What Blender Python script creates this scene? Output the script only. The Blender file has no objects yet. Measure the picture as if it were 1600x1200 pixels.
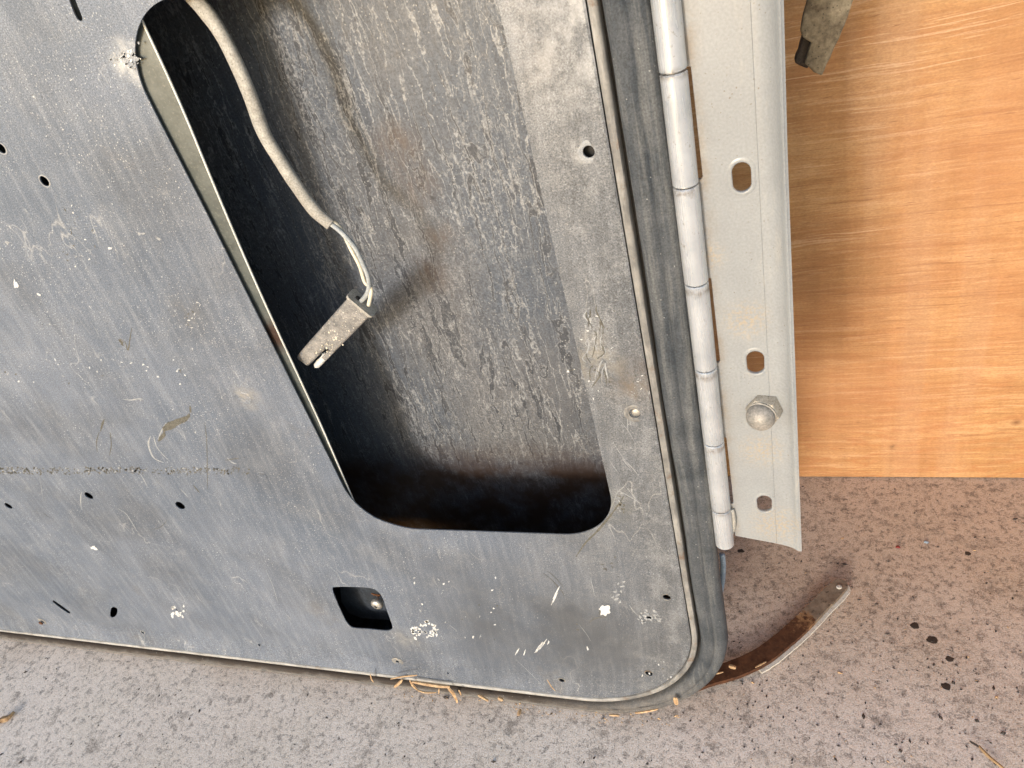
import bpy, bmesh, math, random
from mathutils import Vector, Matrix, noise as mnoise
from mathutils.geometry import tessellate_polygon, delaunay_2d_cdt
sc = bpy.context.scene
C = sc.collection

# ---------------------------------------------------------------- camera
F = 1109.0                                   # focal length in photo pixels
D0, CAMZ = 0.45, 0.84                        # camera to door plane, camera above floor
XW = Vector((0.93666188, -0.03981574, -0.3479644))   # world axes seen from the camera (x right, y down, z forward)
NW = Vector((0.25564642, -0.60136786, 0.7569687))
VW = Vector((0.23939387, 0.79797958, 0.5530996))
cam = bpy.data.objects.new('camera', bpy.data.cameras.new('camera'))
C.objects.link(cam)
cam.data.sensor_width = 36.0
cam.data.lens = 36.0 * F / 1600.0
cam.data.clip_start = 0.01
cam.data.clip_end = 200
cr = Vector((XW.x, NW.x, -VW.x)); cd = Vector((XW.y, NW.y, -VW.y)); cf = Vector((XW.z, NW.z, -VW.z))
M = Matrix((cr, -cd, -cf)).transposed().to_4x4()
M.translation = Vector((0, -D0, CAMZ))
cam.matrix_world = M
sc.camera = cam

# ---------------------------------------------------------------- world and sun
SUN_EL, SUN_AZ = math.radians(13), math.radians(13)      # low, behind the photographer and a little to the left
w = bpy.data.worlds.new('World'); sc.world = w; w.use_nodes = True
wn = w.node_tree.nodes; wl = w.node_tree.links
sky = wn.new('ShaderNodeTexSky'); sky.sky_type = 'NISHITA'; sky.sun_disc = False
sky.sun_elevation = SUN_EL; sky.sun_rotation = math.pi + SUN_AZ
sky.air_density = 1.0; sky.dust_density = 1.5; sky.ozone_density = 1.0
wl.new(sky.outputs[0], wn['Background'].inputs[0])
wn['Background'].inputs[1].default_value = 0.15
sl = bpy.data.lights.new('sun', 'SUN'); sl.energy = 1.4; sl.angle = math.radians(9.5); sl.color = (1.0, 0.975, 0.95)
sun = bpy.data.objects.new('sun', sl); C.objects.link(sun)
sd = Vector((math.sin(SUN_AZ) * math.cos(SUN_EL), math.cos(SUN_AZ) * math.cos(SUN_EL), -math.sin(SUN_EL)))
sun.rotation_euler = sd.to_track_quat('-Z', 'Y').to_euler()
sc.view_settings.view_transform = 'Standard'; sc.view_settings.look = 'None'
sc.view_settings.exposure = 0.95; sc.view_settings.gamma = 1.0

# ---------------------------------------------------------------- helpers
def ray(px, py): return Vector(((px - 800) / F, (py - 600) / F, 1.0))
def at(px, py, Y=0.0):
    r = ray(px, py); t = (D0 + Y) / NW.dot(r)
    return Vector((t * XW.dot(r), Y, CAMZ - t * VW.dot(r)))
def onfloor(px, py, z=0.0):
    r = ray(px, py); t = (CAMZ - z) / VW.dot(r)
    return Vector((t * XW.dot(r), t * NW.dot(r) - D0, z))

def tag(o, label=None, cat=None, group=None, kind=None):
    if label: o['label'] = label
    if cat: o['category'] = cat
    if group: o['group'] = group
    if kind: o['kind'] = kind
    return o
def empty(name, loc, label, cat, group=None):
    o = bpy.data.objects.new(name, None); C.objects.link(o); o.location = loc
    o.empty_display_size = 0.02
    return tag(o, label, cat, group)
def mesh(name, verts, faces, mat, parent=None, smooth=False, origin=None, sharp=None):
    me = bpy.data.meshes.new(name)
    o0 = Vector(origin) if origin is not None else Vector((0, 0, 0))
    me.from_pydata([Vector(v) - o0 for v in verts], [], faces)
    bm = bmesh.new(); bm.from_mesh(me)
    bmesh.ops.recalc_face_normals(bm, faces=bm.faces)
    bm.to_mesh(me); bm.free()
    me.materials.append(mat)
    if smooth:
        me.polygons.foreach_set('use_smooth', [True] * len(me.polygons))
        if sharp: me.set_sharp_from_angle(angle=math.radians(sharp))
    me.update()
    o = bpy.data.objects.new(name, me); C.objects.link(o)
    o.location = o0
    if parent:
        o.parent = parent
        p = Vector((0, 0, 0)); q = parent
        while q: p += q.location; q = q.parent
        o.location = o0 - p
    return o
def join(*ms):
    V, Fc = [], []
    for v, f in ms:
        n = len(V); V += list(v); Fc += [tuple(i + n for i in q) for q in f]
    return V, Fc
def catmull(pts, sub=8, closed=False):
    pts = [Vector(p) for p in pts]; n = len(pts); out = []
    rng = n if closed else n - 1
    for i in range(rng):
        if closed: p0, p1, p2, p3 = pts[(i - 1) % n], pts[i], pts[(i + 1) % n], pts[(i + 2) % n]
        else: p0, p1, p2, p3 = pts[max(i - 1, 0)], pts[i], pts[i + 1], pts[min(i + 2, n - 1)]
        for k in range(sub):
            t = k / sub
            out.append(0.5 * ((2 * p1) + (p2 - p0) * t + (2 * p0 - 5 * p1 + 4 * p2 - p3) * t * t + (3 * p1 - p0 - 3 * p2 + p3) * t ** 3))
    if not closed: out.append(pts[-1])
    return out
def tube(pts, rad, seg=12, cap=True, squash=1.0):
    pts = [Vector(p) for p in pts]; V, Fc = [], []
    T0 = (pts[1] - pts[0]).normalized(); up = Vector((0, 1, 0))
    if abs(T0.dot(up)) > .9: up = Vector((1, 0, 0))
    N = (up - T0 * up.dot(T0)).normalized()
    for i, p in enumerate(pts):
        a = pts[max(i - 1, 0)]; b = pts[min(i + 1, len(pts) - 1)]
        T = (b - a).normalized(); N = (N - T * N.dot(T)).normalized(); B = T.cross(N)
        r = rad[i] if isinstance(rad, (list, tuple)) else rad
        for k in range(seg):
            t = 2 * math.pi * k / seg
            V.append(p + N * (r * math.cos(t) * squash) + B * (r * math.sin(t)))
    for i in range(len(pts) - 1):
        for k in range(seg):
            Fc.append((i * seg + k, i * seg + (k + 1) % seg, (i + 1) * seg + (k + 1) % seg, (i + 1) * seg + k))
    if cap:
        Fc.append(tuple(range(seg))[::-1]); Fc.append(tuple(range((len(pts) - 1) * seg, len(pts) * seg)))
    return V, Fc
def lathe(prof, origin, axis, seg=24, phase=0.0, hexr=False):
    """prof: list of (radius, height along axis)"""
    axis = Vector(axis).normalized(); a = axis.orthogonal().normalized(); b = axis.cross(a); V, Fc = [], []
    origin = Vector(origin)
    for (r, h) in prof:
        for k in range(seg):
            t = 2 * math.pi * k / seg + phase
            V.append(origin + axis * h + a * (max(r, 1e-5) * math.cos(t)) + b * (max(r, 1e-5) * math.sin(t)))
    for i in range(len(prof) - 1):
        for k in range(seg):
            Fc.append((i * seg + k, i * seg + (k + 1) % seg, (i + 1) * seg + (k + 1) % seg, (i + 1) * seg + k))
    Fc.append(tuple(range(seg))); Fc.append(tuple(range((len(prof) - 1) * seg, len(prof) * seg)))
    return V, Fc
def box(c, s, rot=None):
    c = Vector(c); V = []
    for x in (-.5, .5):
        for y in (-.5, .5):
            for z in (-.5, .5):
                v = Vector((x * s[0], y * s[1], z * s[2]))
                if rot: v = rot @ v
                V.append(c + v)
    return V, [(0, 1, 3, 2), (4, 6, 7, 5), (0, 4, 5, 1), (2, 3, 7, 6), (0, 2, 6, 4), (1, 5, 7, 3)]
def rrect(x0, x1, z0, z1, R, n=12):
    """rounded rectangle in XZ, counter-clockwise; R = (bottom-left, bottom-right, top-right, top-left)"""
    out = []
    for (cx, cz, a0, r) in ((x0 + R[0], z0 + R[0], 180, R[0]), (x1 - R[1], z0 + R[1], 270, R[1]), (x1 - R[2], z1 - R[2], 0, R[2]), (x0 + R[3], z1 - R[3], 90, R[3])):
        for k in range(n + 1):
            a = math.radians(a0 + 90 * k / n)
            out.append(Vector((cx + r * math.cos(a), 0, cz + r * math.sin(a))))
    return out
def resample(path, step, closed=True):
    out = []; n = len(path)
    for i in range(n if closed else n - 1):
        a, b = path[i], path[(i + 1) % n]; L = (b - a).length; k = max(1, int(L / step))
        for j in range(k): out.append(a.lerp(b, j / k))
    if not closed: out.append(path[-1])
    return out
def normals2(path, closed=True):
    out = []; n = len(path)
    for i in range(n):
        a = path[(i - 1) % n] if closed else path[max(i - 1, 0)]
        b = path[(i + 1) % n] if closed else path[min(i + 1, n - 1)]
        t = (b - a).normalized(); out.append(Vector((t.z, 0, -t.x)))     # outward for ccw in XZ
    return out
def sweep(path, prof, closed=True, wob=0.0, seed=0, profclosed=False, back=0.0):
    """prof: (s outwards, y) pairs"""
    N = normals2(path, closed); V, Fc = [], []; m = len(prof); n = len(path); smax = max(a for a, b in prof)
    for i, (p, q) in enumerate(zip(path, N)):
        d = wob * (mnoise.noise(Vector((p.x * 9 + seed, p.z * 9, seed))) + .5 * mnoise.noise(Vector((p.x * 40 + seed, p.z * 40, seed))))
        low = max(0, -q.z) ** 2 if .003 < back < .005 else 0
        for j, (s, y) in enumerate(prof):
            s = s + low * (smax - s) * .28
            e = wob * .5 * mnoise.noise(Vector((p.x * 25 + j * 3.7, p.z * 25, seed + 5))) if wob else 0
            V.append(Vector((p.x + q.x * (s + d), y + e + back * max(0, -q.z) ** 2, p.z + q.z * (s + d))))
    for i in range(n if closed else n - 1):
        i2 = (i + 1) % n
        for j in range(m if profclosed else m - 1):
            j2 = (j + 1) % m
            Fc.append((i * m + j, i * m + j2, i2 * m + j2, i2 * m + j))
    return V, Fc
def sheet(outer, holes, y0, y1, extra=()):
    """flat plate between y0 (front) and y1 with holes; outlines are XZ vectors"""
    loops = [outer] + holes
    flat = [p for l in loops for p in l]
    n = len(flat)
    if len(loops) > 1:
        lists = []; k = 0; nb = n; flat = flat + list(extra); n = len(flat)
        for l in loops: lists.append(list(range(k, k + len(l)))); k += len(l)
        r = delaunay_2d_cdt([Vector((p.x, p.z)) for p in flat], [], lists, 0, 1e-7)
        back = [(o[0] if o else None) for o in r[3]]
        def inside(q, l):
            c = False; j = len(l) - 1
            for i in range(len(l)):
                if (l[i].z > q.y) != (l[j].z > q.y) and q.x < (l[j].x - l[i].x) * (q.y - l[i].z) / (l[j].z - l[i].z) + l[i].x: c = not c
                j = i
            return c
        tris = []
        for t in r[2]:
            if any(back[i] is None for i in t): continue
            q = (r[0][t[0]] + r[0][t[1]] + r[0][t[2]]) / 3
            if inside(q, outer) and not any(inside(q, h) for h in holes): tris.append(tuple(back[i] for i in t))
    else: tris = tessellate_polygon([[Vector((p.x, p.z, 0)) for p in flat]])
    V = [Vector((p.x, y0, p.z)) for p in flat] + [Vector((p.x, y1, p.z)) for p in flat]
    Fc = [tuple(t) for t in tris] + [tuple(i + n for i in reversed(t)) for t in tris]
    k = 0
    for l in loops:
        m = len(l)
        for i in range(m): Fc.append((k + i, k + (i + 1) % m, k + n + (i + 1) % m, k + n + i))
        k += m
    return V, Fc
def circ(c, r, n=20, wob=0.0, seed=0):
    return [Vector((c.x + r * (1 + wob * mnoise.noise(Vector((math.cos(2 * math.pi * k / n), math.sin(2 * math.pi * k / n), seed)))) * math.cos(2 * math.pi * k / n), 0,
                    c.z + r * (1 + wob * mnoise.noise(Vector((math.cos(2 * math.pi * k / n), math.sin(2 * math.pi * k / n), seed)))) * math.sin(2 * math.pi * k / n))) for k in range(n)]

# ---------------------------------------------------------------- node helper
class G:
    def __init__(s, name):
        s.m = bpy.data.materials.new(name); s.m.use_nodes = True
        s.t = s.m.node_tree; s.b = s.t.nodes['Principled BSDF']; s.tc = s.t.nodes.new('ShaderNodeTexCoord')
        s.geo = s.t.nodes.new('ShaderNodeNewGeometry'); s.P = s.geo.outputs['Position']
    def n(s, ty): return s.t.nodes.new(ty)
    def set(s, sock, v):
        if hasattr(v, 'is_linked') or hasattr(v, 'links'): s.t.links.new(v, sock)
        else: sock.default_value = v
    def map(s, v, loc=(0, 0, 0), rot=(0, 0, 0), sc=(1, 1, 1)):
        q = s.n('ShaderNodeMapping'); s.set(q.inputs[0], v)
        q.inputs[1].default_value = loc; q.inputs[2].default_value = rot; q.inputs[3].default_value = sc
        return q.outputs[0]
    def noise(s, v, scale, detail=3, rough=.5, dist=0.0, col=False):
        q = s.n('ShaderNodeTexNoise'); s.set(q.inputs['Vector'], v)
        q.inputs['Scale'].default_value = scale; q.inputs['Detail'].default_value = detail
        q.inputs['Roughness'].default_value = rough; q.inputs['Distortion'].default_value = dist
        return q.outputs['Color' if col else 'Fac']
    def vor(s, v, scale, feat='F1', rand=1.0, out='Distance'):
        q = s.n('ShaderNodeTexVoronoi'); q.feature = feat; s.set(q.inputs['Vector'], v)
        q.inputs['Scale'].default_value = scale; q.inputs['Randomness'].default_value = rand
        return q.outputs[out]
    def ramp(s, f, stops, inter='LINEAR'):
        q = s.n('ShaderNodeValToRGB'); s.set(q.inputs[0], f); q.color_ramp.interpolation = inter
        el = q.color_ramp.elements
        while len(el) < len(stops): el.new(.5)
        for e, (p, c) in zip(el, stops):
            e.position = p; e.color = (c, c, c, 1) if isinstance(c, (int, float)) else (*c, 1)
        return q.outputs[0]
    def mix(s, f, a, b, mode='MIX'):
        q = s.n('ShaderNodeMix'); q.data_type = 'RGBA'; q.blend_type = mode
        s.set(q.inputs[0], f)
        for sock, v in ((q.inputs[6], a), (q.inputs[7], b)):
            if isinstance(v, tuple): v = (*v, 1)
            s.set(sock, v)
        return q.outputs[2]
    def ma(s, op, a, b=None, clamp=False):
        q = s.n('ShaderNodeMath'); q.operation = op; s.set(q.inputs[0], a); q.use_clamp = clamp
        if b is not None: s.set(q.inputs[1], b)
        return q.outputs[0]
    def sep(s, v):
        q = s.n('ShaderNodeSeparateXYZ'); s.set(q.inputs[0], v); return q.outputs
    def warp(s, v, scale, amt):
        c = s.noise(v, scale, 2, .5, col=True)
        q = s.n('ShaderNodeVectorMath'); q.operation = 'SUBTRACT'; s.set(q.inputs[0], c); q.inputs[1].default_value = (.5, .5, .5)
        r = s.n('ShaderNodeVectorMath'); r.operation = 'SCALE'; s.set(r.inputs[0], q.outputs[0]); r.inputs[3].default_value = amt
        a = s.n('ShaderNodeVectorMath'); a.operation = 'ADD'; s.set(a.inputs[0], v); s.set(a.inputs[1], r.outputs[0])
        return a.outputs[0]
    def line(s, f, level, wid):                       # thin contour line of a field at a level
        d = s.ma('ABSOLUTE', s.ma('SUBTRACT', f, level))
        return s.ramp(d, [(0, 1.0), (wid, 0.0)])
    def spot(s, px, py, r0, r1, Y=0.0, floor=False, sx=1.0):          # soft round mask about a place (metres)
        p = onfloor(px, py) if floor else at(px, py, Y)
        q = s.n('ShaderNodeVectorMath'); q.operation = 'SUBTRACT'; s.set(q.inputs[0], s.P); q.inputs[1].default_value = p
        l = s.n('ShaderNodeVectorMath'); l.operation = 'LENGTH'; s.t.links.new(q.outputs[0], l.inputs[0])
        return s.ramp(l.outputs['Value'], [(r0, 1.0), (r1, 0.0)])
    def bump(s, h, strength=.3, dist=.001, normal=None):
        q = s.n('ShaderNodeBump'); s.set(q.inputs['Height'], h); q.inputs['Strength'].default_value = strength
        q.inputs['Distance'].default_value = dist
        if normal is not None: s.set(q.inputs['Normal'], normal)
        return q.outputs[0]
    def out(s, col=None, rough=None, metal=None, normal=None, spec=None):
        for k, v in (('Base Color', col), ('Roughness', rough), ('Metallic', metal), ('Normal', normal), ('Specular IOR Level', spec)):
            if v is None: continue
            if isinstance(v, tuple): v = (*v, 1)
            s.set(s.b.inputs[k], v)
        return s.m

# ---------------------------------------------------------------- materials
def m_panel():
    g = G('grey_primer_steel'); P = g.P
    x = g.sep(P)[0]
    big = g.noise(P, 4.5, 4, .6)
    base = g.mix(g.ramp(big, [(.36, 0.0), (.64, 1.0)]), (0.104, 0.128, 0.168), (0.158, 0.183, 0.228))
    pt = g.noise(g.warp(g.map(P, loc=(3, 0, 1)), 6, .1), 6.5, 4, .6)
    base = g.mix(g.ramp(pt, [(.48, 0.0), (.66, .6)]), base, (0.085, 0.095, 0.112))
    # sky reflection painted in: blue-grey at left, warmer worn grey towards the hinge side
    wx = g.ma('ADD', x, g.ma('MULTIPLY', g.ma('SUBTRACT', g.noise(P, 9, 4, .6), .5), .22))
    warm = g.ramp(wx, [(0.0, 0.0), (1.0, 1.0)])
    mr = g.n('ShaderNodeMapRange'); g.set(mr.inputs[0], wx); mr.inputs[1].default_value = -.30; mr.inputs[2].default_value = -.12
    g.t.nodes.remove(warm.node)
    base = g.mix(mr.outputs[0], base, g.mix(g.noise(P, 28, 4, .65), (0.088, 0.095, 0.105), (0.150, 0.156, 0.163)))
    # fine brushed streaks, falling obliquely
    r = g.map(P, rot=(0, math.radians(-5), 0))
    st = g.noise(g.map(r, sc=(150, 60, 14)), 1.0, 5, .65)
    base = g.mix(g.ramp(st, [(.46, 0.0), (.80, .35)]), base, (0.36, 0.38, 0.41))
    base = g.mix(g.ramp(st, [(.22, .3), (.45, 0.0)]), base, (0.105, 0.12, 0.145))
    # cloudy dust
    du = g.noise(g.warp(P, 14, .05), 22, 6, .72)
    sm = g.noise(g.warp(g.warp(P, 9, .06), 40, .02), 34, 6, .75)
    base = g.mix(g.ma('MULTIPLY', g.ramp(sm, [(.50, 0.0), (.57, .5), (.72, .8)]), g.ma('ADD', .12, g.ma('MULTIPLY', mr.outputs[0], .5))), base, (0.262, 0.268, 0.272))
    base = g.mix(g.ma('MULTIPLY', g.ramp(sm, [(.26, .8), (.42, 0.0)]), g.ma('ADD', .15, g.ma('MULTIPLY', mr.outputs[0], .4))), base, (0.075, 0.075, 0.078))
    base = g.mix(g.ramp(du, [(.52, 0.0), (.85, .32)]), base, (0.30, 0.31, 0.325))
    # thin meandering dried lines
    wv = g.warp(g.map(r, sc=(1, 1, .45)), 20, .04)
    ln = g.line(g.noise(wv, 16, 3, .6), .52, .006)
    ln = g.ma('MULTIPLY', ln, g.ramp(g.noise(P, 11, 2), [(.5, 0.0), (.66, .38)]))
    base = g.mix(ln, base, (0.60, 0.59, 0.56))
    # speckles of dust and paint
    for sc_, rr, keep, a, off in ((230, .15, .62, .8, 0), (480, .28, .55, .65, 3.1), (95, .085, .60, .95, 7.7), (150, .11, .64, .9, 12.3)):
        pv = g.map(g.warp(P, 160, .003), loc=(off, 0, off), sc=(1, 1, 1))
        d = g.vor(pv, sc_); cc = g.vor(pv, sc_, out='Color')
        k = g.ramp(g.sep(cc)[0], [(keep, 0.0), (keep + .02, 1.0)])
        k2 = g.ramp(g.noise(P, 13, 3, .6), [(.38, 0.15), (.62, 1.0)])
        sp = g.ma('MULTIPLY', g.ma('MULTIPLY', g.ramp(d, [(rr * .55, 1.0), (rr, 0.0)]), k), g.ma('MULTIPLY', k2, g.ma('MULTIPLY', g.ma('SUBTRACT', 1.0, g.ma('MULTIPLY', mr.outputs[0], .6)), a)))
        base = g.mix(sp, base, (0.60, 0.60, 0.585))
    # small dark pits
    pv = g.map(P, loc=(4, 2, 9)); d = g.vor(pv, 120); cc = g.vor(pv, 120, out='Color')
    base = g.mix(g.ma('MULTIPLY', g.ramp(d, [(.05, .8), (.10, 0.0)]), g.ramp(g.sep(cc)[1], [(.8, 0.0), (.82, 1.0)])), base, (0.06, 0.06, 0.06))
    # fine grain
    gr = g.noise(P, 900, 2, .6)
    g2 = g.noise(P, 330, 4, .75)
    base = g.mix(g.ramp(g2, [(.56, 0.0), (.70, .42)]), base, (0.36, 0.375, 0.395))
    base = g.mix(.5, base, g.ramp(gr, [(.3, .02), (.7, .92)]), 'OVERLAY')
    base = g.mix(g.ma('MULTIPLY', g.ma('ADD', g.spot(790, 975, .03, .15), g.spot(930, 1005, .02, .10), True), g.ramp(g.noise(P, 16, 4, .6), [(.3, .3), (.6, .7)])), base, (0.078, 0.082, 0.088))  # broad dark reflection low on the panel, painted into the colour
    # rusty brown smudges
    base = g.mix(g.ma('MULTIPLY', g.ramp(g.noise(P, 10, 4, .65), [(.63, 0.0), (.78, .4)]), 1.0), base, (0.13, 0.11, 0.09))
    # dirty patches at known places, and a painted whitish sheen at upper right
    for (px, py, a, b, c, k) in ((990, 600, .004, .03, (0.16, .13, .10), .8), (290, 490, .002, .022, (.15, .14, .12), .6), (385, 620, .004, .02, (.33, .31, .27), .7),
                                 (205, 98, .001, .020, (.62, .62, .60), .95), (925, 560, .002, .03, (.42, .38, .30), .6), (950, 790, .002, .028, (.18, .18, .15), .6), (640, 1000, .004, .03, (.45, .43, .38), .45),
                                 (1035, 560, .004, .03, (0.13, .10, .085), .65), (920, 30, .01, .07, (.46, .465, .47), .6), (915, 236, .004, .012, (.56, .56, .55), .8)):
        q = g.spot(px, py, a, b)
        q = g.ma('MULTIPLY', q, g.ramp(g.noise(P, 60, 5, .7), [(.42, .1), (.62, 1.0)]))
        base = g.mix(g.ma('MULTIPLY', q, k), base, c)
    h = g.ma('ADD', g.ma('MULTIPLY', st, .6), g.ma('MULTIPLY', gr, .3))
    nb = g.bump(g.noise(P, 5.5, 2, .4), .35, .02)
    nb = g.bump(h, .12, .0006, nb)
    ro = g.ramp(du, [(.3, .38), (.7, .62)])
    return g.out(base, ro, .25, nb, .5)

def m_skin():
    g = G('streaked_skin_steel'); P = g.P
    z = g.sep(P)[2]
    big = g.noise(g.map(P, sc=(1, 1, .5)), 7, 3, .55)
    base = g.mix(g.ramp(big, [(.40, 0.0), (.62, 1.0)]), (0.068, 0.083, 0.108), (0.102, 0.106, 0.116))
    # soft vertical streaking of the dried film
    vs = g.noise(g.map(g.warp(P, 60, .003), sc=(130, 60, 9)), 1.0, 5, .65)
    base = g.mix(g.ramp(vs, [(.45, 0.0), (.78, .38)]), base, (0.150, 0.160, 0.172))
    base = g.mix(g.ramp(vs, [(.25, .6), (.45, 0.0)]), base, (0.050, 0.056, 0.068))
    # fine mottled film
    m1 = g.noise(g.map(g.warp(P, 90, .006), sc=(1, 1, .55)), 150, 5, .7)
    base = g.mix(g.ramp(m1, [(.50, 0.0), (.62, .22), (.78, .4)]), base, (0.165, 0.172, 0.182))
    base = g.mix(g.ramp(m1, [(.28, .35), (.44, 0.0)]), base, (0.060, 0.066, 0.078))
    # drips: dark channels between pale dried edges, running down
    for k, (fx, st_, wx, w1, w2, lo, a) in enumerate(((26, .075, .012, .0095, .0150, .34, .95), (44, .10, .010, .012, .019, .38, .9), (80, .12, .006, .0, .017, .38, .85), (150, .30, .006, .0, .030, .47, .5), (230, .5, .006, .0, .04, .48, .42))):
        f = g.noise(g.map(g.warp(g.warp(P, 30, wx), 150, .0035), loc=(k * 3.1, 0, k), sc=(1, 1, st_)), fx, 2, .5)
        d = g.ma('ABSOLUTE', g.ma('SUBTRACT', f, .5))
        msk = g.ramp(g.noise(g.map(P, loc=(k, k, 2), sc=(1, 1, .6)), 15, 3, .6), [(lo, .05), (lo + .14, 1.0)])
        if w1 > 0: base = g.mix(g.ma('MULTIPLY', g.ramp(d, [(w1 * .85, .9), (w1, 0.0)]), msk), base, (0.045, 0.050, 0.060))
        e = g.ramp(d, [(max(w1 * .8, 0), 0.0 if w1 else 1.0), (w1 * 1.15 + .0001, 1.0), (w2 * .75, .6), (w2, 0.0)])
        br_ = g.ramp(g.noise(P, 260, 3, .7), [(.38, .35), (.55, 1.0)])
        base = g.mix(g.ma('MULTIPLY', g.ma('MULTIPLY', e, g.ma('MULTIPLY', msk, br_)), a), base, (0.270, 0.280, 0.290))
    gr = g.noise(P, 520, 3, .75)
    base = g.mix(.42, base, g.ramp(gr, [(.32, .05), (.68, .95)]), 'OVERLAY')
    for sc_, rr, keep, a in ((300, .24, .60, .75), (150, .12, .7, .8)):
        pv = g.warp(P, 200, .003); d = g.vor(pv, sc_); cc = g.vor(pv, sc_, out='Color')
        base = g.mix(g.ma('MULTIPLY', g.ma('MULTIPLY', g.ramp(d, [(rr * .5, 1.0), (rr, 0.0)]), a), g.ramp(g.sep(cc)[0], [(keep, 0.0), (keep + .02, 1.0)])), base, (.32, .325, .325))
    # rust near the bottom seam, with the brown-black interior shadow painted in
    rs = g.ma('MULTIPLY', g.ramp(z, [(.30, 1.0), (.355, 0.0)]), g.ramp(g.noise(P, 30, 4, .65), [(.34, 0.35), (.58, 1.0)]))
    base = g.mix(rs, base, (0.045, 0.026, 0.018))
    for (px, py, r0, r1) in ((620, 230, .003, .03), (650, 290, .003, .03), (668, 430, .004, .028), (690, 370, .003, .022)):  # curved shadow of the cable, painted as brown patches
        base = g.mix(g.ma('MULTIPLY', g.spot(px, py, r0, r1, .112), g.ramp(g.noise(g.map(P, sc=(1, 1, .3)), 60, 4, .7), [(.4, .1), (.6, .7)])), base, (0.105, 0.075, 0.055))
    base = g.mix(g.spot(676, 308, .0012, .0022, .114), base, (.01, .01, .01))
    nb = g.bump(g.ma('ADD', g.ma('MULTIPLY', m1, .6), g.ma('MULTIPLY', gr, .2)), .12, .0008)
    nb = g.bump(g.noise(g.map(P, sc=(1, 1, .4)), 9, 2, .4), .3, .008, nb)
    return g.out(base, g.ramp(m1, [(.35, .36), (.62, .6)]), .15, nb, .5)

def m_rubber():
    g = G('dusty_grey_rubber'); P = g.P
    st = g.noise(g.map(P, sc=(160, 160, 9)), 1.0, 5, .65)
    cl = g.noise(P, 30, 5, .65)
    base = g.mix(g.ramp(cl, [(.35, 0.0), (.68, 1.0)]), (0.034, 0.041, 0.049), (0.082, 0.088, 0.095))
    base = g.mix(g.ramp(st, [(.48, 0.0), (.75, .55)]), base, (0.20, 0.20, 0.19))
    base = g.mix(g.ramp(st, [(.25, .7), (.42, 0.0)]), base, (0.05, 0.055, 0.06))
    # floor dust on the low run
    z = g.sep(P)[2]
    dz = g.ma('MULTIPLY', g.ramp(z, [(.01, 1.0), (.12, 0.0)]), g.ramp(g.noise(P, 55, 5, .7), [(.3, .35), (.6, 1.0)]))
    base = g.mix(g.ma('MULTIPLY', dz, .8), base, (0.19, 0.17, 0.15))
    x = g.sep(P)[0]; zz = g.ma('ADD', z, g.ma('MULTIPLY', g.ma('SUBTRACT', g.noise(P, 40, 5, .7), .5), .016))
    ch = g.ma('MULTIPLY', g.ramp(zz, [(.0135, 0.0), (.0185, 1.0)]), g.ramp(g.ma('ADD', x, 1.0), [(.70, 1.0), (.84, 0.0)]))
    base = g.mix(g.ma('MULTIPLY', ch, .93), base, (0.028, 0.018, 0.012))  # rusty dirt, darkened to paint in the shade under the lip
    d = g.vor(g.warp(P, 150, .004), 260); cc = g.vor(g.warp(P, 150, .004), 260, out='Color')
    base = g.mix(g.ma('MULTIPLY', g.ramp(d, [(.08, .6), (.16, 0.0)]), g.ramp(g.sep(cc)[0], [(.82, 0.0), (.84, 1.0)])), base, (.36, .355, .335))
    gr = g.noise(P, 700, 2, .6)
    base = g.mix(.35, base, g.ramp(gr, [(.3, .05), (.7, .9)]), 'OVERLAY')
    return g.out(base, .72, 0.0, g.bump(g.ma('ADD', st, g.ma('MULTIPLY', cl, .8)), .35, .0012), .35)

def m_lip():
    g = G('lip_steel'); P = g.P; z = g.sep(P)[2]
    st = g.noise(g.map(P, sc=(120, 120, 20)), 1.0, 5, .7); cl = g.noise(P, 45, 5, .7)
    base = g.mix(g.ramp(cl, [(.35, 0.0), (.65, 1.0)]), (0.13, 0.127, 0.123), (0.27, 0.26, 0.24))
    base = g.mix(g.ramp(st, [(.5, 0.0), (.7, .6)]), base, (0.42, 0.41, 0.385))
    base = g.mix(g.ramp(g.noise(P, 70, 4, .7), [(.58, 0.0), (.68, .7)]), base, (0.15, 0.095, 0.06))
    base = g.mix(g.ma('MULTIPLY', g.ramp(z, [(.036, .85), (.05, 0.0)]), g.ramp(cl, [(.35, .4), (.6, 1.0)])), base, (0.44, 0.43, 0.41))
    return g.out(base, .6, .15, g.bump(cl, .3, .001), .4)

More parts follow.
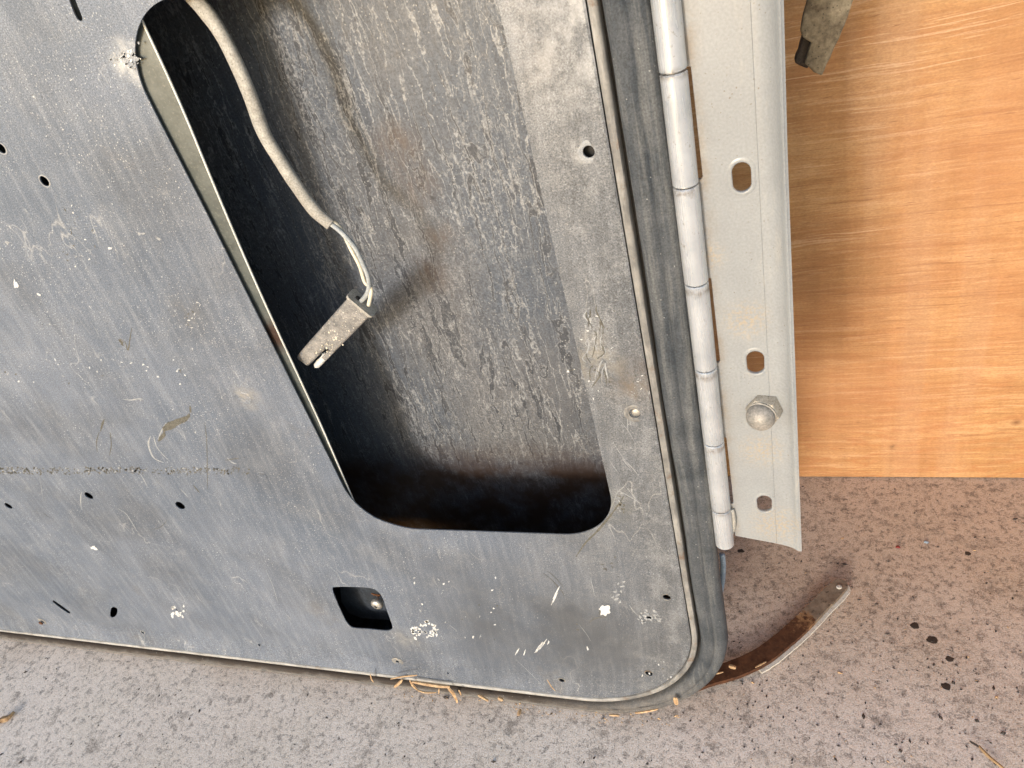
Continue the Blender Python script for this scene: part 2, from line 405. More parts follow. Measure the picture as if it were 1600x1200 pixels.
def m_white(name='white_hinge_paint', base_c=(0.280, 0.292, 0.298), rough=.35, dirt=1.0):
    g = G(name); P = g.P
    base = g.mix(g.ramp(g.noise(P, 12, 4, .6), [(.35, 0.0), (.65, 1.0)]), base_c, tuple(c * .88 for c in base_c))
    base = g.mix(g.ma('MULTIPLY', g.ramp(g.noise(g.map(P, sc=(60, 60, 14)), 1, 5, .7), [(.55, 0.0), (.75, .4)]), dirt), base, (0.42, 0.39, 0.34))
    for sc_, rr, keep in ((420, .22, .80), (170, .11, .86)):
        pv = g.warp(P, 200, .003); d = g.vor(pv, sc_); cc = g.vor(pv, sc_, out='Color')
        k = g.ma('MULTIPLY', g.ramp(g.sep(cc)[0], [(keep, 0.0), (keep + .02, 1.0)]), g.ramp(g.noise(P, 22, 3), [(.42, .1), (.6, 1.0)]))
        base = g.mix(g.ma('MULTIPLY', g.ma('MULTIPLY', g.ramp(d, [(rr * .6, .8), (rr, 0.0)]), k), dirt), base, (0.16, 0.13, 0.10))
    for (px, py, a, b) in ((1190, 705, .001, .022), (1165, 500, .002, .02), (1215, 820, .002, .03), (1105, 400, .001, .014)):
        q = g.ma('MULTIPLY', g.spot(px, py, a, b), g.ramp(g.noise(P, 330, 3, .7), [(.45, 0.0), (.60, .9)]))
        base = g.mix(g.ma('MULTIPLY', q, dirt), base, (0.36, 0.29, 0.20))
    ed = g.noise(g.map(P, sc=(1, 1, .5)), 18, 5, .7)
    base = g.mix(g.ma('MULTIPLY', g.ramp(ed, [(.52, 0.0), (.72, .5)]), dirt), base, tuple(c * .72 for c in base_c))
    xx = g.ma('ADD', g.sep(P)[0], g.ma('MULTIPLY', g.ma('SUBTRACT', g.noise(P, 70, 5, .75), .5), .012))
    base = g.mix(g.ma('MULTIPLY', g.ramp(g.ma('ADD', xx, .05), [(.0125, .75), (.0165, 0.0)]), g.ramp(g.noise(P, 45, 4, .7), [(.4, .15), (.6, 1.0)])), base, (0.22, 0.185, 0.145))
    gr = g.noise(P, 600, 2, .5)
    base = g.mix(.14, base, g.ramp(gr, [(.3, .2), (.7, .8)]), 'OVERLAY')
    return g.out(base, rough, 0.0, g.bump(gr, .1, .0004), .5)

def m_ply():
    g = G('plywood_veneer'); P = g.P
    wv = g.warp(g.map(P, sc=(1.0, 1, 6.5)), 1.6, .35)
    f = g.noise(wv, 5.0, 6, .62, .4)
    base = g.ramp(f, [(.30, (0.33, 0.150, 0.058)), (.45, (0.41, 0.212, 0.085)), (.55, (0.46, 0.252, 0.105)), (.68, (0.55, 0.335, 0.160))])
    # fine grain
    fg = g.noise(g.map(g.warp(P, 3, .03), sc=(20, 20, 430)), 1.0, 6, .68)
    base = g.mix(g.ramp(fg, [(.25, .55), (.45, 0.0)]), base, (0.19, 0.080, 0.032))
    base = g.mix(g.ramp(fg, [(.53, 0.0), (.74, .75)]), base, (0.68, 0.45, 0.25))
    # growth-ring bands, tight near the bottom edge
    z = g.sep(P)[2]
    zz = g.ma('ADD', z, g.ma('MULTIPLY', g.ma('SUBTRACT', g.noise(g.map(P, sc=(2.2, 1, 9)), 2.0, 5, .6), .5), .13))
    wvv = g.ma('SINE', g.ma('MULTIPLY', zz, 330.0))
    k = g.ramp(z, [(.05, .85), (.22, .35), (.5, .15)])
    base = g.mix(g.ma('MULTIPLY', g.ramp(wvv, [(.35, 0.0), (1.0, 1.0)]), k), base, (0.40, 0.175, 0.070))
    cl_ = g.noise(g.map(g.warp(P, 5, .02), loc=(4, 0, 4), sc=(7, 20, 260)), 1.0, 4, .6)
    pm = g.ramp(g.noise(g.map(P, sc=(3, 1, 14)), 1.0, 4, .6), [(.42, 0.0), (.60, 1.0)])
    base = g.mix(g.ma('MULTIPLY', g.ramp(cl_, [(.58, 0.0), (.62, .7)]), pm), base, (0.70, 0.47, 0.28))
    base = g.mix(g.ma('MULTIPLY', g.ramp(cl_, [(.37, .75), (.41, 0.0)]), g.ma('SUBTRACT', 1.0, g.ma('MULTIPLY', pm, .6))), base, (0.27, 0.125, 0.052))
    # vertical press marks
    vb = g.noise(g.map(P, loc=(1, 0, 3), sc=(16, 1, 1.2)), 1.0, 3, .5)
    base = g.mix(g.ramp(vb, [(.55, 0.0), (.62, .16)]), base, (0.62, 0.46, 0.32))
    kn = g.ma('MULTIPLY', g.spot(1588, 660, .001, .0065, .419), 1.0)
    base = g.mix(kn, base, (0.10, 0.03, 0.015)); base = g.mix(g.ma('MULTIPLY', g.spot(1395, 698, .001, .007, .419), g.ramp(g.noise(g.map(P, sc=(60, 1, 500)), 1, 3), [(.45, 0.0), (.5, .9)])), base, (0.12, 0.075, 0.045))
    # short dark pores
    pv = g.map(g.warp(P, 20, .01), sc=(45, 40, 420)); d = g.vor(pv, 1.0); cc = g.vor(pv, 1.0, out='Color')
    base = g.mix(g.ma('MULTIPLY', g.ramp(d, [(.12, .8), (.3, 0.0)]), g.ramp(g.sep(cc)[0], [(.93, 0.0), (.95, 1.0)])), base, (0.15, 0.06, 0.03))
    # lathe-check fuzz
    vf = g.noise(g.map(P, sc=(45, 20, 3.0)), 1.0, 4, .6)
    base = g.mix(.22, base, g.ramp(vf, [(.3, .25), (.7, .75)]), 'OVERLAY')
    fz = g.noise(g.map(P, sc=(300, 40, 600)), 1.0, 3, .7)
    base = g.mix(.3, base, g.ramp(fz, [(.3, .15), (.7, .85)]), 'OVERLAY')
    base = g.mix(.34, base, (0.33, 0.175, 0.070))
    base = g.mix(g.ramp(g.noise(P, 3.0, 3), [(.45, 0.0), (.7, .35)]), base, (0.40, 0.17, 0.085))
    return g.out(base, .62, 0.0, g.bump(g.ma('ADD', fg, g.ma('MULTIPLY', fz, .4)), .4, .0008), .3)

def m_floor():
    g = G('speckled_floor'); P = g.P
    c1 = g.noise(P, 2.2, 4, .6)
    base = g.mix(g.ramp(c1, [(.35, 0.0), (.65, 1.0)]), (0.74, 0.64, 0.56), (0.83, 0.735, 0.66))
    base = g.mix(g.ramp(g.noise(P, 7, 4, .6), [(.45, 0.0), (.7, .4)]), base, (0.66, 0.58, 0.48))
    w1 = g.warp(g.warp(P, 60, .010), 260, .006)
    n1 = g.noise(w1, 95, 6, .72); n2 = g.noise(g.map(w1, loc=(3, 4, 1)), 190, 5, .72); n3 = g.noise(g.map(w1, loc=(8, 1, 2)), 26, 6, .70)
    base = g.mix(g.ramp(n2, [(.28, .8), (.42, 0.0)]), base, (0.88, 0.80, 0.75))
    base = g.mix(g.ramp(n1, [(.53, 0.0), (.62, .65), (.78, .85)]), base, (0.23, 0.20, 0.18))
    base = g.mix(g.ramp(n2, [(.56, 0.0), (.66, .75)]), base, (0.26, 0.225, 0.20))
    base = g.mix(g.ramp(n3, [(.56, 0.0), (.68, .65)]), base, (0.20, 0.165, 0.14))
    ln = g.line(g.noise(g.warp(P, 90, .01), 60, 4, .65), .5, .02)
    base = g.mix(g.ma('MULTIPLY', ln, g.ramp(n3, [(.35, .1), (.6, .6)])), base, (0.24, 0.20, 0.17))
    gr = g.noise(P, 620, 3, .7)
    base = g.mix(.6, base, g.ramp(gr, [(.32, .05), (.68, .95)]), 'OVERLAY')
    d = g.vor(P, 38); cc = g.vor(P, 38, out='Color')
    base = g.mix(g.ma('MULTIPLY', g.ramp(d, [(.03, .9), (.08, 0.0)]), g.ramp(g.sep(cc)[0], [(.86, 0.0), (.88, 1.0)])), base, (0.05, 0.04, 0.04))
    # shade and warm bounce behind the door painted in, with blotches of ground-in dirt
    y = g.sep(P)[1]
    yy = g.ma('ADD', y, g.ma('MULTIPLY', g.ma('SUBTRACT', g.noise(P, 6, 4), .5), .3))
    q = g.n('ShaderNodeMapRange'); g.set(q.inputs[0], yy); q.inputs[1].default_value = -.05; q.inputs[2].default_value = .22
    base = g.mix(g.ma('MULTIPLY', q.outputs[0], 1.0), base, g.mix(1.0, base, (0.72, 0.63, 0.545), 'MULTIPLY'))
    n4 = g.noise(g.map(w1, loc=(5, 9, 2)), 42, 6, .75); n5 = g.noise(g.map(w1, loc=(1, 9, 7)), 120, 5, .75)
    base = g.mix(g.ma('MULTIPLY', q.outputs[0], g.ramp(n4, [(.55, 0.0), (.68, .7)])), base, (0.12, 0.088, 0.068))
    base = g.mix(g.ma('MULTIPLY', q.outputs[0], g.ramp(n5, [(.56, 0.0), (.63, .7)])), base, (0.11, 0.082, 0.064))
    h = g.ma('ADD', g.ma('MULTIPLY', n1, -.8), g.ma('MULTIPLY', gr, .35))
    return g.out(base, .75, 0.0, g.bump(h, .45, .0025), .35)

def m_simple(name, c0, c1, scale=60, rough=.6, metal=0.0, bump=.25, spec=.4, speck=None, stretch=(1, 1, 1)):
    g = G(name); P = g.map(g.P, sc=stretch)
    f = g.noise(P, scale, 5, .68)
    base = g.mix(g.ramp(f, [(.33, 0.0), (.67, 1.0)]), c0, c1)
    if speck:
        d = g.vor(g.warp(g.P, 180, .003), 420); cc = g.vor(g.warp(g.P, 180, .003), 420, out='Color')
        base = g.mix(g.ma('MULTIPLY', g.ramp(d, [(.12, .85), (.28, 0.0)]), g.ramp(g.sep(cc)[0], [(.6, 0.0), (.62, 1.0)])), base, speck)
    gr = g.noise(P, scale * 8, 3, .6)
    base = g.mix(.3, base, g.ramp(gr, [(.3, .1), (.7, .9)]), 'OVERLAY')
    return g.out(base, rough, metal, g.bump(g.ma('ADD', f, g.ma('MULTIPLY', gr, .3)), bump, .001), spec)

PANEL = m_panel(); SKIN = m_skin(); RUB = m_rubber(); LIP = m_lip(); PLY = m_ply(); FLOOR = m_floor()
def m_knuck():
    g = G('worn_knuckle_metal'); P = g.P
    v = g.noise(g.map(g.warp(P, 40, .002), sc=(300, 300, 10)), 1.0, 3, .55)
    base = g.mix(g.ramp(g.noise(P, 60, 5, .7), [(.35, 0.0), (.65, 1.0)]), (0.47, 0.49, 0.51), (0.60, 0.615, 0.63))
    base = g.mix(g.ramp(v, [(.60, 0.0), (.78, .28)]), base, (0.36, 0.375, 0.39))
    base = g.mix(g.ramp(v, [(.26, .3), (.42, 0.0)]), base, (0.70, 0.715, 0.73))  # glossy vertical highlights and their dark streaks painted into the colour
    base = g.mix(g.ramp(g.noise(P, 240, 4, .75), [(.60, 0.0), (.70, .7)]), base, (0.28, 0.245, 0.21))
    jz = g.ma('ABSOLUTE', g.ma('SUBTRACT', g.ma('FRACT', g.ma('DIVIDE', g.ma('SUBTRACT', g.sep(P)[2], .3728), .0723)), .5))
    base = g.mix(g.ma('MULTIPLY', g.ramp(jz, [(.44, 0.0), (.5, .8)]), g.ramp(g.noise(P, 160, 4, .7), [(.42, .1), (.6, 1.0)])), base, (0.20, 0.16, 0.125))
    return g.out(base, g.ramp(v, [(.3, .14), (.7, .38)]), .5, g.bump(g.noise(P, 200, 4, .7), .15, .0005), .5)
LEAF = m_white(); KNUCK = m_knuck()
def m_brace():
    g = G('galvanised_brace'); P = g.P
    base = g.mix(g.ramp(g.noise(P, 60, 5, .7), [(.35, 0.0), (.65, 1.0)]), (0.060, 0.070, 0.066), (0.100, 0.112, 0.106))
    base = g.mix(g.ramp(g.noise(P, 400, 3, .7), [(.55, 0.0), (.7, .6)]), base, (.16, .165, .15))
    base = g.mix(g.ramp(g.noise(g.map(P, loc=(2, 2, 2)), 45, 4, .7), [(.62, 0.0), (.72, .5)]), base, (.17, .18, .17))
    q = g.ma('MULTIPLY', g.spot(432, 525, .006, .022, .005), g.ramp(g.noise(P, 90, 4, .7), [(.25, .5), (.5, 1.0)]))
    base = g.mix(q, base, (0.045, 0.022, 0.014))
    return g.out(base, .42, .25, g.bump(g.noise(P, 90, 4, .6), .15, .001), .5)
BRACE = m_brace()
EDGE = m_simple('bright_edge', (0.62, 0.62, 0.56), (0.78, 0.78, 0.74), 70, .35, .2, .1)
SHEATH = m_simple('cable_sheath', (0.27, 0.255, 0.225), (0.40, 0.385, 0.345), 90, .6, 0, .25, .4, (.18, .17, .15))
CREAM = m_simple('cream_wire', (0.60, 0.54, 0.42), (0.72, 0.66, 0.53), 90, .5)
GWIRE = m_simple('grey_wire', (0.24, 0.26, 0.27), (0.40, 0.42, 0.42), 120, .55)
CONN = m_simple('dirty_connector', (0.13, 0.128, 0.125), (0.29, 0.275, 0.255), 110, .65, 0, .5, .3, (0.58, .53, .44))
DARK = m_simple('dark_recess', (0.012, 0.012, 0.013), (0.03, 0.028, 0.026), 60, .7)
BRACKET = m_simple('bracket_steel', (0.05, 0.06, 0.075), (0.10, 0.115, 0.14), 40, .35, .5, .3)
SCREW = m_simple('screw_steel', (0.36, 0.34, 0.31), (0.60, 0.57, 0.52), 300, .4, .6, .2)
CHIP = m_simple('white_paint', (0.50, 0.50, 0.49), (0.66, 0.66, 0.64), 400, .6)
PALE = m_simple('pale_scuff', (0.22, 0.23, 0.24), (0.36, 0.365, 0.365), 300, .6)
TAN = m_simple('old_glue', (0.065, 0.063, 0.052), (0.17, 0.16, 0.135), 500, .8, 0, .6, .2, (.09, .085, .07))
SCORE = m_simple('dark_scratch', (0.07, 0.07, 0.07), (0.13, 0.13, 0.125), 300, .7)
NUT = m_simple('dusty_nut', (0.30, 0.27, 0.225), (0.46, 0.42, 0.36), 130, .55, .25, .35, .4, (.14, .12, .09))
DOME = m_simple('dome_metal', (0.20, 0.195, 0.18), (0.34, 0.31, 0.275), 70, .5, .2, .2)
def m_strap():
    g = G('rusty_strap_blade'); P = g.P
    f = g.noise(P, 90, 5, .7)
    r = g.mix(g.ramp(f, [(.35, 0.0), (.65, 1.0)]), (0.050, 0.020, 0.010), (0.110, 0.046, 0.022))
    r = g.mix(g.ramp(g.noise(P, 300, 3, .7), [(.55, 0.0), (.7, .5)]), r, (0.16, 0.075, 0.04))
    e = g.mix(g.ramp(f, [(.35, 0.0), (.65, 1.0)]), (0.15, 0.11, 0.08), (0.27, 0.21, 0.155))
    e = g.mix(g.ramp(g.noise(P, 130, 4, .7), [(.56, 0.0), (.66, .8)]), e, (.05, .032, .022))
    q = g.n('ShaderNodeVectorMath'); q.operation = 'SUBTRACT'; g.set(q.inputs[0], P); q.inputs[1].default_value = onfloor(1311, 917)
    l = g.n('ShaderNodeVectorMath'); l.operation = 'LENGTH'; g.t.links.new(q.outputs[0], l.inputs[0])
    d = g.ma('ADD', l.outputs['Value'], g.ma('MULTIPLY', g.ma('SUBTRACT', g.noise(P, 60, 4, .7), .5), .07))
    col = g.mix(g.ramp(d, [(.072, 1.0), (.076, 0.0)]), r, e)
    band = g.ramp(d, [(.066, 0.0), (.076, .8), (.088, .7), (.098, 0.0)])
    col = g.mix(g.ma('MULTIPLY', band, g.ramp(g.noise(P, 150, 4, .7), [(.42, 0.0), (.56, 1.0)])), col, (0.36, 0.20, 0.095))
    return g.out(col, .62, .15, g.bump(g.noise(P, 130, 5, .7), .5, .001), .35)
STRAPM = m_strap()
RUST = m_simple('rusty_strap', (0.075, 0.030, 0.014), (0.16, 0.068, 0.030), 130, .7, .1, .5, .3)
RUSTL = m_simple('worn_strap_end', (0.16, 0.115, 0.08), (0.27, 0.215, 0.16), 130, .6, .1, .5, .3, (.07, .04, .025))
BONE = m_simple('white_strap_edge', (0.48, 0.44, 0.38), (0.66, 0.63, 0.57), 200, .6, 0, .3, .4, (.2, .17, .13))
STRIP = m_simple('weathered_rubber', (0.115, 0.09, 0.06), (0.25, 0.21, 0.145), 38, .85, 0, .7, .2, (.05, .045, .035))
TAR = m_simple('tar', (0.02, 0.014, 0.012), (0.05, 0.038, 0.03), 100, .6)
WOOD = m_simple('wood_shaving', (0.34, 0.20, 0.10), (0.58, 0.40, 0.23), 150, .7)
LEAFM = m_simple('dry_leaf', (0.22, 0.12, 0.05), (0.50, 0.34, 0.18), 120, .7)
BLUE = m_simple('blue_grey_paint', (0.17, 0.22, 0.28), (0.25, 0.31, 0.37), 60, .4)
REDC = m_simple('red_crumb', (0.16, 0.02, 0.02), (0.25, 0.04, 0.03), 100, .7)

# ---------------------------------------------------------------- setting
fv = [(-14, -12, 0), (14, -12, 0), (14, 14, 0), (-14, 14, 0)]
tag(mesh('floor', fv, [(0, 1, 2, 3)], FLOOR), kind='structure')

PY = 0.419
pl = mesh('plywood_sheet', *box((0.25, PY + .009, .0015 + .61), (2.44, .018, 1.22)), PLY, origin=(0.25, PY + .009, .004))
tag(pl, 'orange-brown plywood sheet standing upright behind the hinge and the door', 'plywood')
bv = pl.modifiers.new('edge', 'BEVEL'); bv.width = .0012; bv.segments = 2

# ---------------------------------------------------------------- the door
door = empty('steel_door', (-.75, .0, 0.0), 'stripped grey steel vehicle door shell leaning upright on the floor, with a large rounded opening', 'door')
XR, ZB, XL, ZT = -.0925, .0395, -1.60, 1.18
RAD = (.15, .15, .15, .15)
base_path = rrect(XL, XR, ZB, ZT, RAD, 28)
path = resample(base_path, .012)
# flat inner panel with its holes
inner = rrect(XL + .044, XR - .044, ZB + .044, ZT - .044, (.106,) * 4, 20)
OX0, OX1, OZ0, OZ1 = -.4215, -.1445, .3262, .8385
opening = [Vector((p.x - (.014 * max(0, .70 - p.z) * (p.x < -.38) * min(1, (-.38 - p.x) / .02)), 0, p.z)) for p in resample(rrect(OX0, OX1, OZ0, OZ1, (.062, .056, .056, .055), 20), .012)]
PCX, PCZ = (XL + XR) / 2, (ZB + ZT) / 2
def edge_dist(x, z):                    # distance inside the rounded outline
    qx = abs(x - PCX) - ((XR - XL) / 2 - .15); qz = abs(z - PCZ) - ((ZT - ZB) / 2 - .15)
    return .15 - (math.hypot(max(qx, 0), max(qz, 0)) + min(max(qx, qz), 0))
PROF = [(0, -.0046), (.0015, -.0052), (.006, -.0045), (.012, -.0033), (.020, -.0018), (.028, -.0008), (.036, -.0002), (.044, 0), (9, 0)]
def panel_y(x, z):
    d = max(0, edge_dist(x, z))
    for (a, ya), (b, yb) in zip(PROF, PROF[1:]):
        if d <= b: return ya + (yb - ya) * (d - a) / (b - a)
    return 0.0
def atp(px, py):                        # photo pixel to a point on the curved panel, kept at y = 0 until it is bent
    p = at(px, py)
    for k in range(3): p = at(px, py, panel_y(p.x, p.z))
    return Vector((p.x, 0, p.z))
def poly_px(pts, Y=0.0): return [atp(x, y) for x, y in pts]
small = catmull(poly_px([(519.5, 921), (526, 917), (556, 917.3), (580, 919), (591, 925), (598, 935), (605, 955), (613, 978), (610, 984.5), (600, 985.5), (575, 983), (552, 981), (542, 973), (534, 958), (526, 940)]), 5, True)
HOLES = [(920, 237, .0040), (69.5, 283, .0044), (2, 232, .0042), (138.5, 774.5, .0060), (281.5, 790, .0064), (13, 790.5, .0056),
         (1042, 933, .0040), (1014, 965, .0027), (1014, 1052, .0042), (878, 1063, .0034), (223, 988, .0032), (405, 1008, .0022), (992, 646, .0048),
         (621, 1033.5, .0024), (664.5, 987.5, .0018), (276, 953, .0018), (700, 1052, .0014)]
holes = [opening, small]
for i, (x, y, r) in enumerate(HOLES): holes.append(circ(atp(x, y), r, 20, .12, i))
slot1 = [atp(x, y) for x, y in ((82, 938.5), (84, 938), (97, 947), (110, 956.5), (109.5, 958.5), (107, 958.5), (94, 950), (82.5, 941))]
slot2 = catmull([atp(x, y) for x, y in ((174, 950), (178, 948.5), (183, 951), (183, 958), (180, 963), (175, 965), (172, 962), (172.5, 955))], 3, True)
slot3 = catmull([atp(x, y) for x, y in ((104, -14), (112, -14), (121, 8), (128.5, 27), (127, 33), (120, 29), (112, 12))], 4, True)
def ccw(l):
    a = sum(l[i].x * l[(i + 1) % len(l)].z - l[(i + 1) % len(l)].x * l[i].z for i in range(len(l)))
    return l if a > 0 else l[::-1]
holes += [slot1, slot2, slot3]
holes = [ccw(h) for h in holes]
outline = resample(rrect(XL, XR, ZB, ZT, RAD, 28), .006)
extra = []
for dd in (.0015, .006, .012, .020, .028, .036, .044):
    extra += [p - q * dd for p, q in zip(outline, normals2(outline))][::1 if dd < .02 else 2]
V, Fc = sheet(outline, holes, 0.0, .0012, extra)
V = [Vector((v.x, v.y + panel_y(v.x, v.z), v.z)) for v in V]
mesh('inner_panel', V, Fc, PANEL, door, smooth=True, sharp=30)
# folded lip outside the joint line
V, Fc = sweep(path, [(.0010, .002), (.0010, -.0048), (.0016, -.0056), (.0045, -.0060), (.0062, -.0055), (.0070, -.0040), (.0070, .016)], wob=.00035, seed=3)
mesh('folded_lip', V, Fc, LIP, door, smooth=True, sharp=45)
# joint backing and gap floor (shade of the gap put into a near-black colour)
V, Fc = sweep(path, [(-.002, .0035), (.0125, .0035), (.022, .0035)], back=.0085)
mesh('joint_backing', V, Fc, DARK, door)
# weatherstrip
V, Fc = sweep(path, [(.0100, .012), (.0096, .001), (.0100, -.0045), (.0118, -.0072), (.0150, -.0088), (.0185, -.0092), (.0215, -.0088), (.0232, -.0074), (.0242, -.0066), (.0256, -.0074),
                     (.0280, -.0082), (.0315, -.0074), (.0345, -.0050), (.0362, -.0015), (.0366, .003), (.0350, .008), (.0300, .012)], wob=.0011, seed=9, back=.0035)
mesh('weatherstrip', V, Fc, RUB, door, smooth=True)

# outer skin: a shallow pan behind the panel
def skin_y(x, z):
    e = min(x - (XL - .015), (XR + .024) - x, z - (ZB - .022), (ZT + .02) - z)
    e = max(0, min(1, e / .07)); s = math.sqrt(1 - (1 - e) ** 2)
    return .045 + .070 * s + .003 * math.sin(x * 9 + 1.3) * s
nx, nz = 150, 110; V = []; Fc = []
for j in range(nz + 1):
    for i in range(nx + 1):
        x = XL - .015 + (XR + .024 - (XL - .015)) * i / nx; z = ZB - .022 + (ZT + .02 - (ZB - .022)) * j / nz
        dx = max(0, abs(x - (XL + XR + .009) / 2) - ((XR - XL + .039) / 2 - .15)); dz = max(0, abs(z - (ZB + ZT - .002) / 2) - ((ZT - ZB + .042) / 2 - .15))
        L = math.hypot(dx, dz)
        if L > .15:
            k = .15 / L; cx = (XL + XR + .009) / 2; cz = (ZB + ZT - .002) / 2
            x = cx + math.copysign((XR - XL + .039) / 2 - .15 + dx * k, x - cx); z = cz + math.copysign((ZT - ZB + .042) / 2 - .15 + dz * k, z - cz)
            V.append((x, .045, z))
        else: V.append((x, skin_y(x, z), z))
for j in range(nz):
    for i in range(nx):
        a = j * (nx + 1) + i; Fc.append((a, a + 1, a + nx + 2, a + nx + 1))
sk = mesh('outer_skin', V, Fc, SKIN, door, smooth=True)
so = sk.modifiers.new('thick', 'SOLIDIFY'); so.thickness = .0009; so.offset = 1
V, Fc = sweep(path, [(.024, .0515), (.0245, .045), (.0265, .020), (.0275, .006), (.0262, .006), (.0250, .020)])
mesh('side_flange', V, Fc, BLUE, door, smooth=True, sharp=40)
# small spur of blue-grey skin that shows below the hinge
V, Fc = tube(catmull([at(1128, 866, .02), at(1130, 880, .02), at(1129, 905, .02), at(1124, 935, .02)], 5), [.0028] * 15 + [.001], 10)
mesh('skin_edge', V, Fc, BLUE, door, smooth=True)

# brace behind the left edge of the opening, with a folded bright edge
BXT = [(1.12, -.392), (.826, -.3990), (.778, -.4000), (.706, -.4072), (.633, -.4127), (.568, -.4158), (.470, -.4195), (.3555, -.4275), (.30, -.4310)]
def bx(z):
    for (za, xa), (zb_, xb) in zip(BXT, BXT[1:]):
        if z >= zb_: return xa + (xb - xa) * (za - z) / (za - zb_)
    return BXT[-1][1]
zs = [.312 + i * (1.12 - .312) / 60 for i in range(61)]
xs_ = [bx(z) for z in zs]; xs_ = [sum(xs_[max(0, i - 2):i + 3]) / len(xs_[max(0, i - 2):i + 3]) for i in range(61)]
V = []; Fc = []
pr = [(-.040, .0022), (-.012, .0040), (-.004, .0052), (-.0012, .0056), (0, .0060), (.0003, .0066), (0, .0072), (-.0012, .0074), (-.002, .0072), (-.012, .0056), (-.040, .0036)]
for z, xx in zip(zs, xs_):
    for (s, y) in pr: V.append((xx + s, y, z))
m = len(pr)
for i in range(60):
    for j in range(m): Fc.append((i * m + j, i * m + (j + 1) % m, (i + 1) * m + (j + 1) % m, (i + 1) * m + j))
Fc += [tuple(range(m)), tuple(range(60 * m, 61 * m))]
br = mesh('inner_brace', V, Fc, BRACE, door, smooth=True, sharp=35)
V, Fc = tube([(xx - .0003, .0058, z) for z, xx in zip(zs, xs_)], .0009, 8)
mesh('folded_edge', V, Fc, EDGE, br, smooth=True)
# sheet-metal plate seen through the small opening, and its screw
bm_ = [at(x, y, .034) for x, y in ((530, 900), (650, 900), (655, 975), (600, 968), (565, 966), (545, 958), (533, 940))]
V, Fc = sheet(ccw(bm_), [], .034, .036)
brk = mesh('inner_bracket', V, Fc, BRACKET, door)
c = at(589, 944, .022)
V, Fc = lathe([(.0048, .012), (.0048, .002), (.0078, .002), (.0082, .0), (.0074, -.0022), (.005, -.0036), (.002, -.0042)], c, (0, 1, 0), 24)
s_ = mesh('screw', V, Fc, SCREW, door, smooth=True, sharp=40)
V, Fc = join(box(c + Vector((0, -.0043, 0)), (.0046, .0006, .0013)), box(c + Vector((0, -.0043, 0)), (.0013, .0007, .0046)))
mesh('screw_recess', V, Fc, DARK, s_)
V, Fc = join(*[tube(catmull([c + Vector((.001 + .001 * k, .008, .005 + .001 * k)), c + Vector((.003 * math.sin(k), .006, .011)), c + Vector((.006 * math.cos(k * 2), .004, .014 + .002 * math.sin(k)))], 4), .0009, 6) for k in range(5)])
tag(mesh('spring_clip', V, Fc, RUST, door, smooth=True))
# clip seat behind the slot at the top left
pc = at(117, 8, .010)
V, Fc = box(pc, (.035, .002, .06)); mesh('clip_plate', V, Fc, SHEATH, door)
# added dark backing behind the screw holes on the hinge side
for (x, y) in ((992, 647),):
    c = atp(x, y); c.y = .0035 + panel_y(c.x, c.z)
    V, Fc = lathe([(.0030, .010), (.0034, .0015), (.0040, .0010), (.0036, -.0005), (.0015, -.0012)], c + Vector((.0004, 0, -.0012)), (0, 1, 0), 16)
    mesh('rivet', V, Fc, SCREW if y > 300 else RUST, door, smooth=True, sharp=40)
c = atp(920, 237); V, Fc = lathe([(.010, .009), (.010, .0065), (.001, .0060)], c, (0, 1, 0), 16); mesh('dark_hole_backing', V, Fc, DARK, door)  # dark disc added behind the screw hole so it looks shaded inside
# raised rims round the holes
def ring(x, y, r, dr, mat, Y=-.0003, seed=0):
    c = atp(x, y); Y += panel_y(c.x, c.z); n = 22; V = []; Fc = []
    for k in range(n):
        t = 2 * math.pi * k / n; e = 1 + .35 * mnoise.noise(Vector((math.cos(t) * 1.6, math.sin(t) * 1.6, seed)))
        V += [(c.x + r * math.cos(t), Y + .0004, c.z + r * math.sin(t)), (c.x + (r + dr * .3) * math.cos(t), Y - .0002, c.z + (r + dr * .3) * math.sin(t)), (c.x + (r + dr * e) * math.cos(t), Y + .00022, c.z + (r + dr * e) * math.sin(t))]
    for k in range(n):
        for j in range(2): Fc.append((k * 3 + j, k * 3 + j + 1, ((k + 1) % n) * 3 + j + 1, ((k + 1) % n) * 3 + j))
    return V, Fc
for i, (x, y, r) in enumerate(HOLES):
    if i in (3, 4, 5, 11, 15, 16): continue
    V, Fc = ring(x, y, r, (.0032 if i == 0 else .0012), PALE, seed=i)
    mesh('hole_rim', V, Fc, LIP if i in (6, 8, 9, 12, 13) else PALE, door, smooth=True)
# dimpled screw seats
for i, (x, y, r) in enumerate(((66, 971, .0062), (621, 1033.5, .0066), (383, 622, .006), (410, 743, .0045), (992, 646, .0072))):
    c = at(x, y)
    c = atp(x, y); c.y = panel_y(c.x, c.z)
    V, Fc = lathe([(r * 1.25, -.0001), (r * 1.1, -.0007), (r * .85, -.0004), (r * (.45 if i != 4 else .68), -.0002 if i != 4 else .001)], c, (0, 1, 0), 20)
    Fc = Fc[:-2]
    mesh('screw_seat', V, Fc, LIP if i in (0, 1, 4) else PANEL, door, smooth=True)
V, Fc = lathe([(.0035, .001), (.0035, -.0005), (.002, -.0011)], atp(66, 971) + Vector((0, -.004, 0)), (0, 1, 0), 14)
mesh('screw', V, Fc, RUST, door, smooth=True)

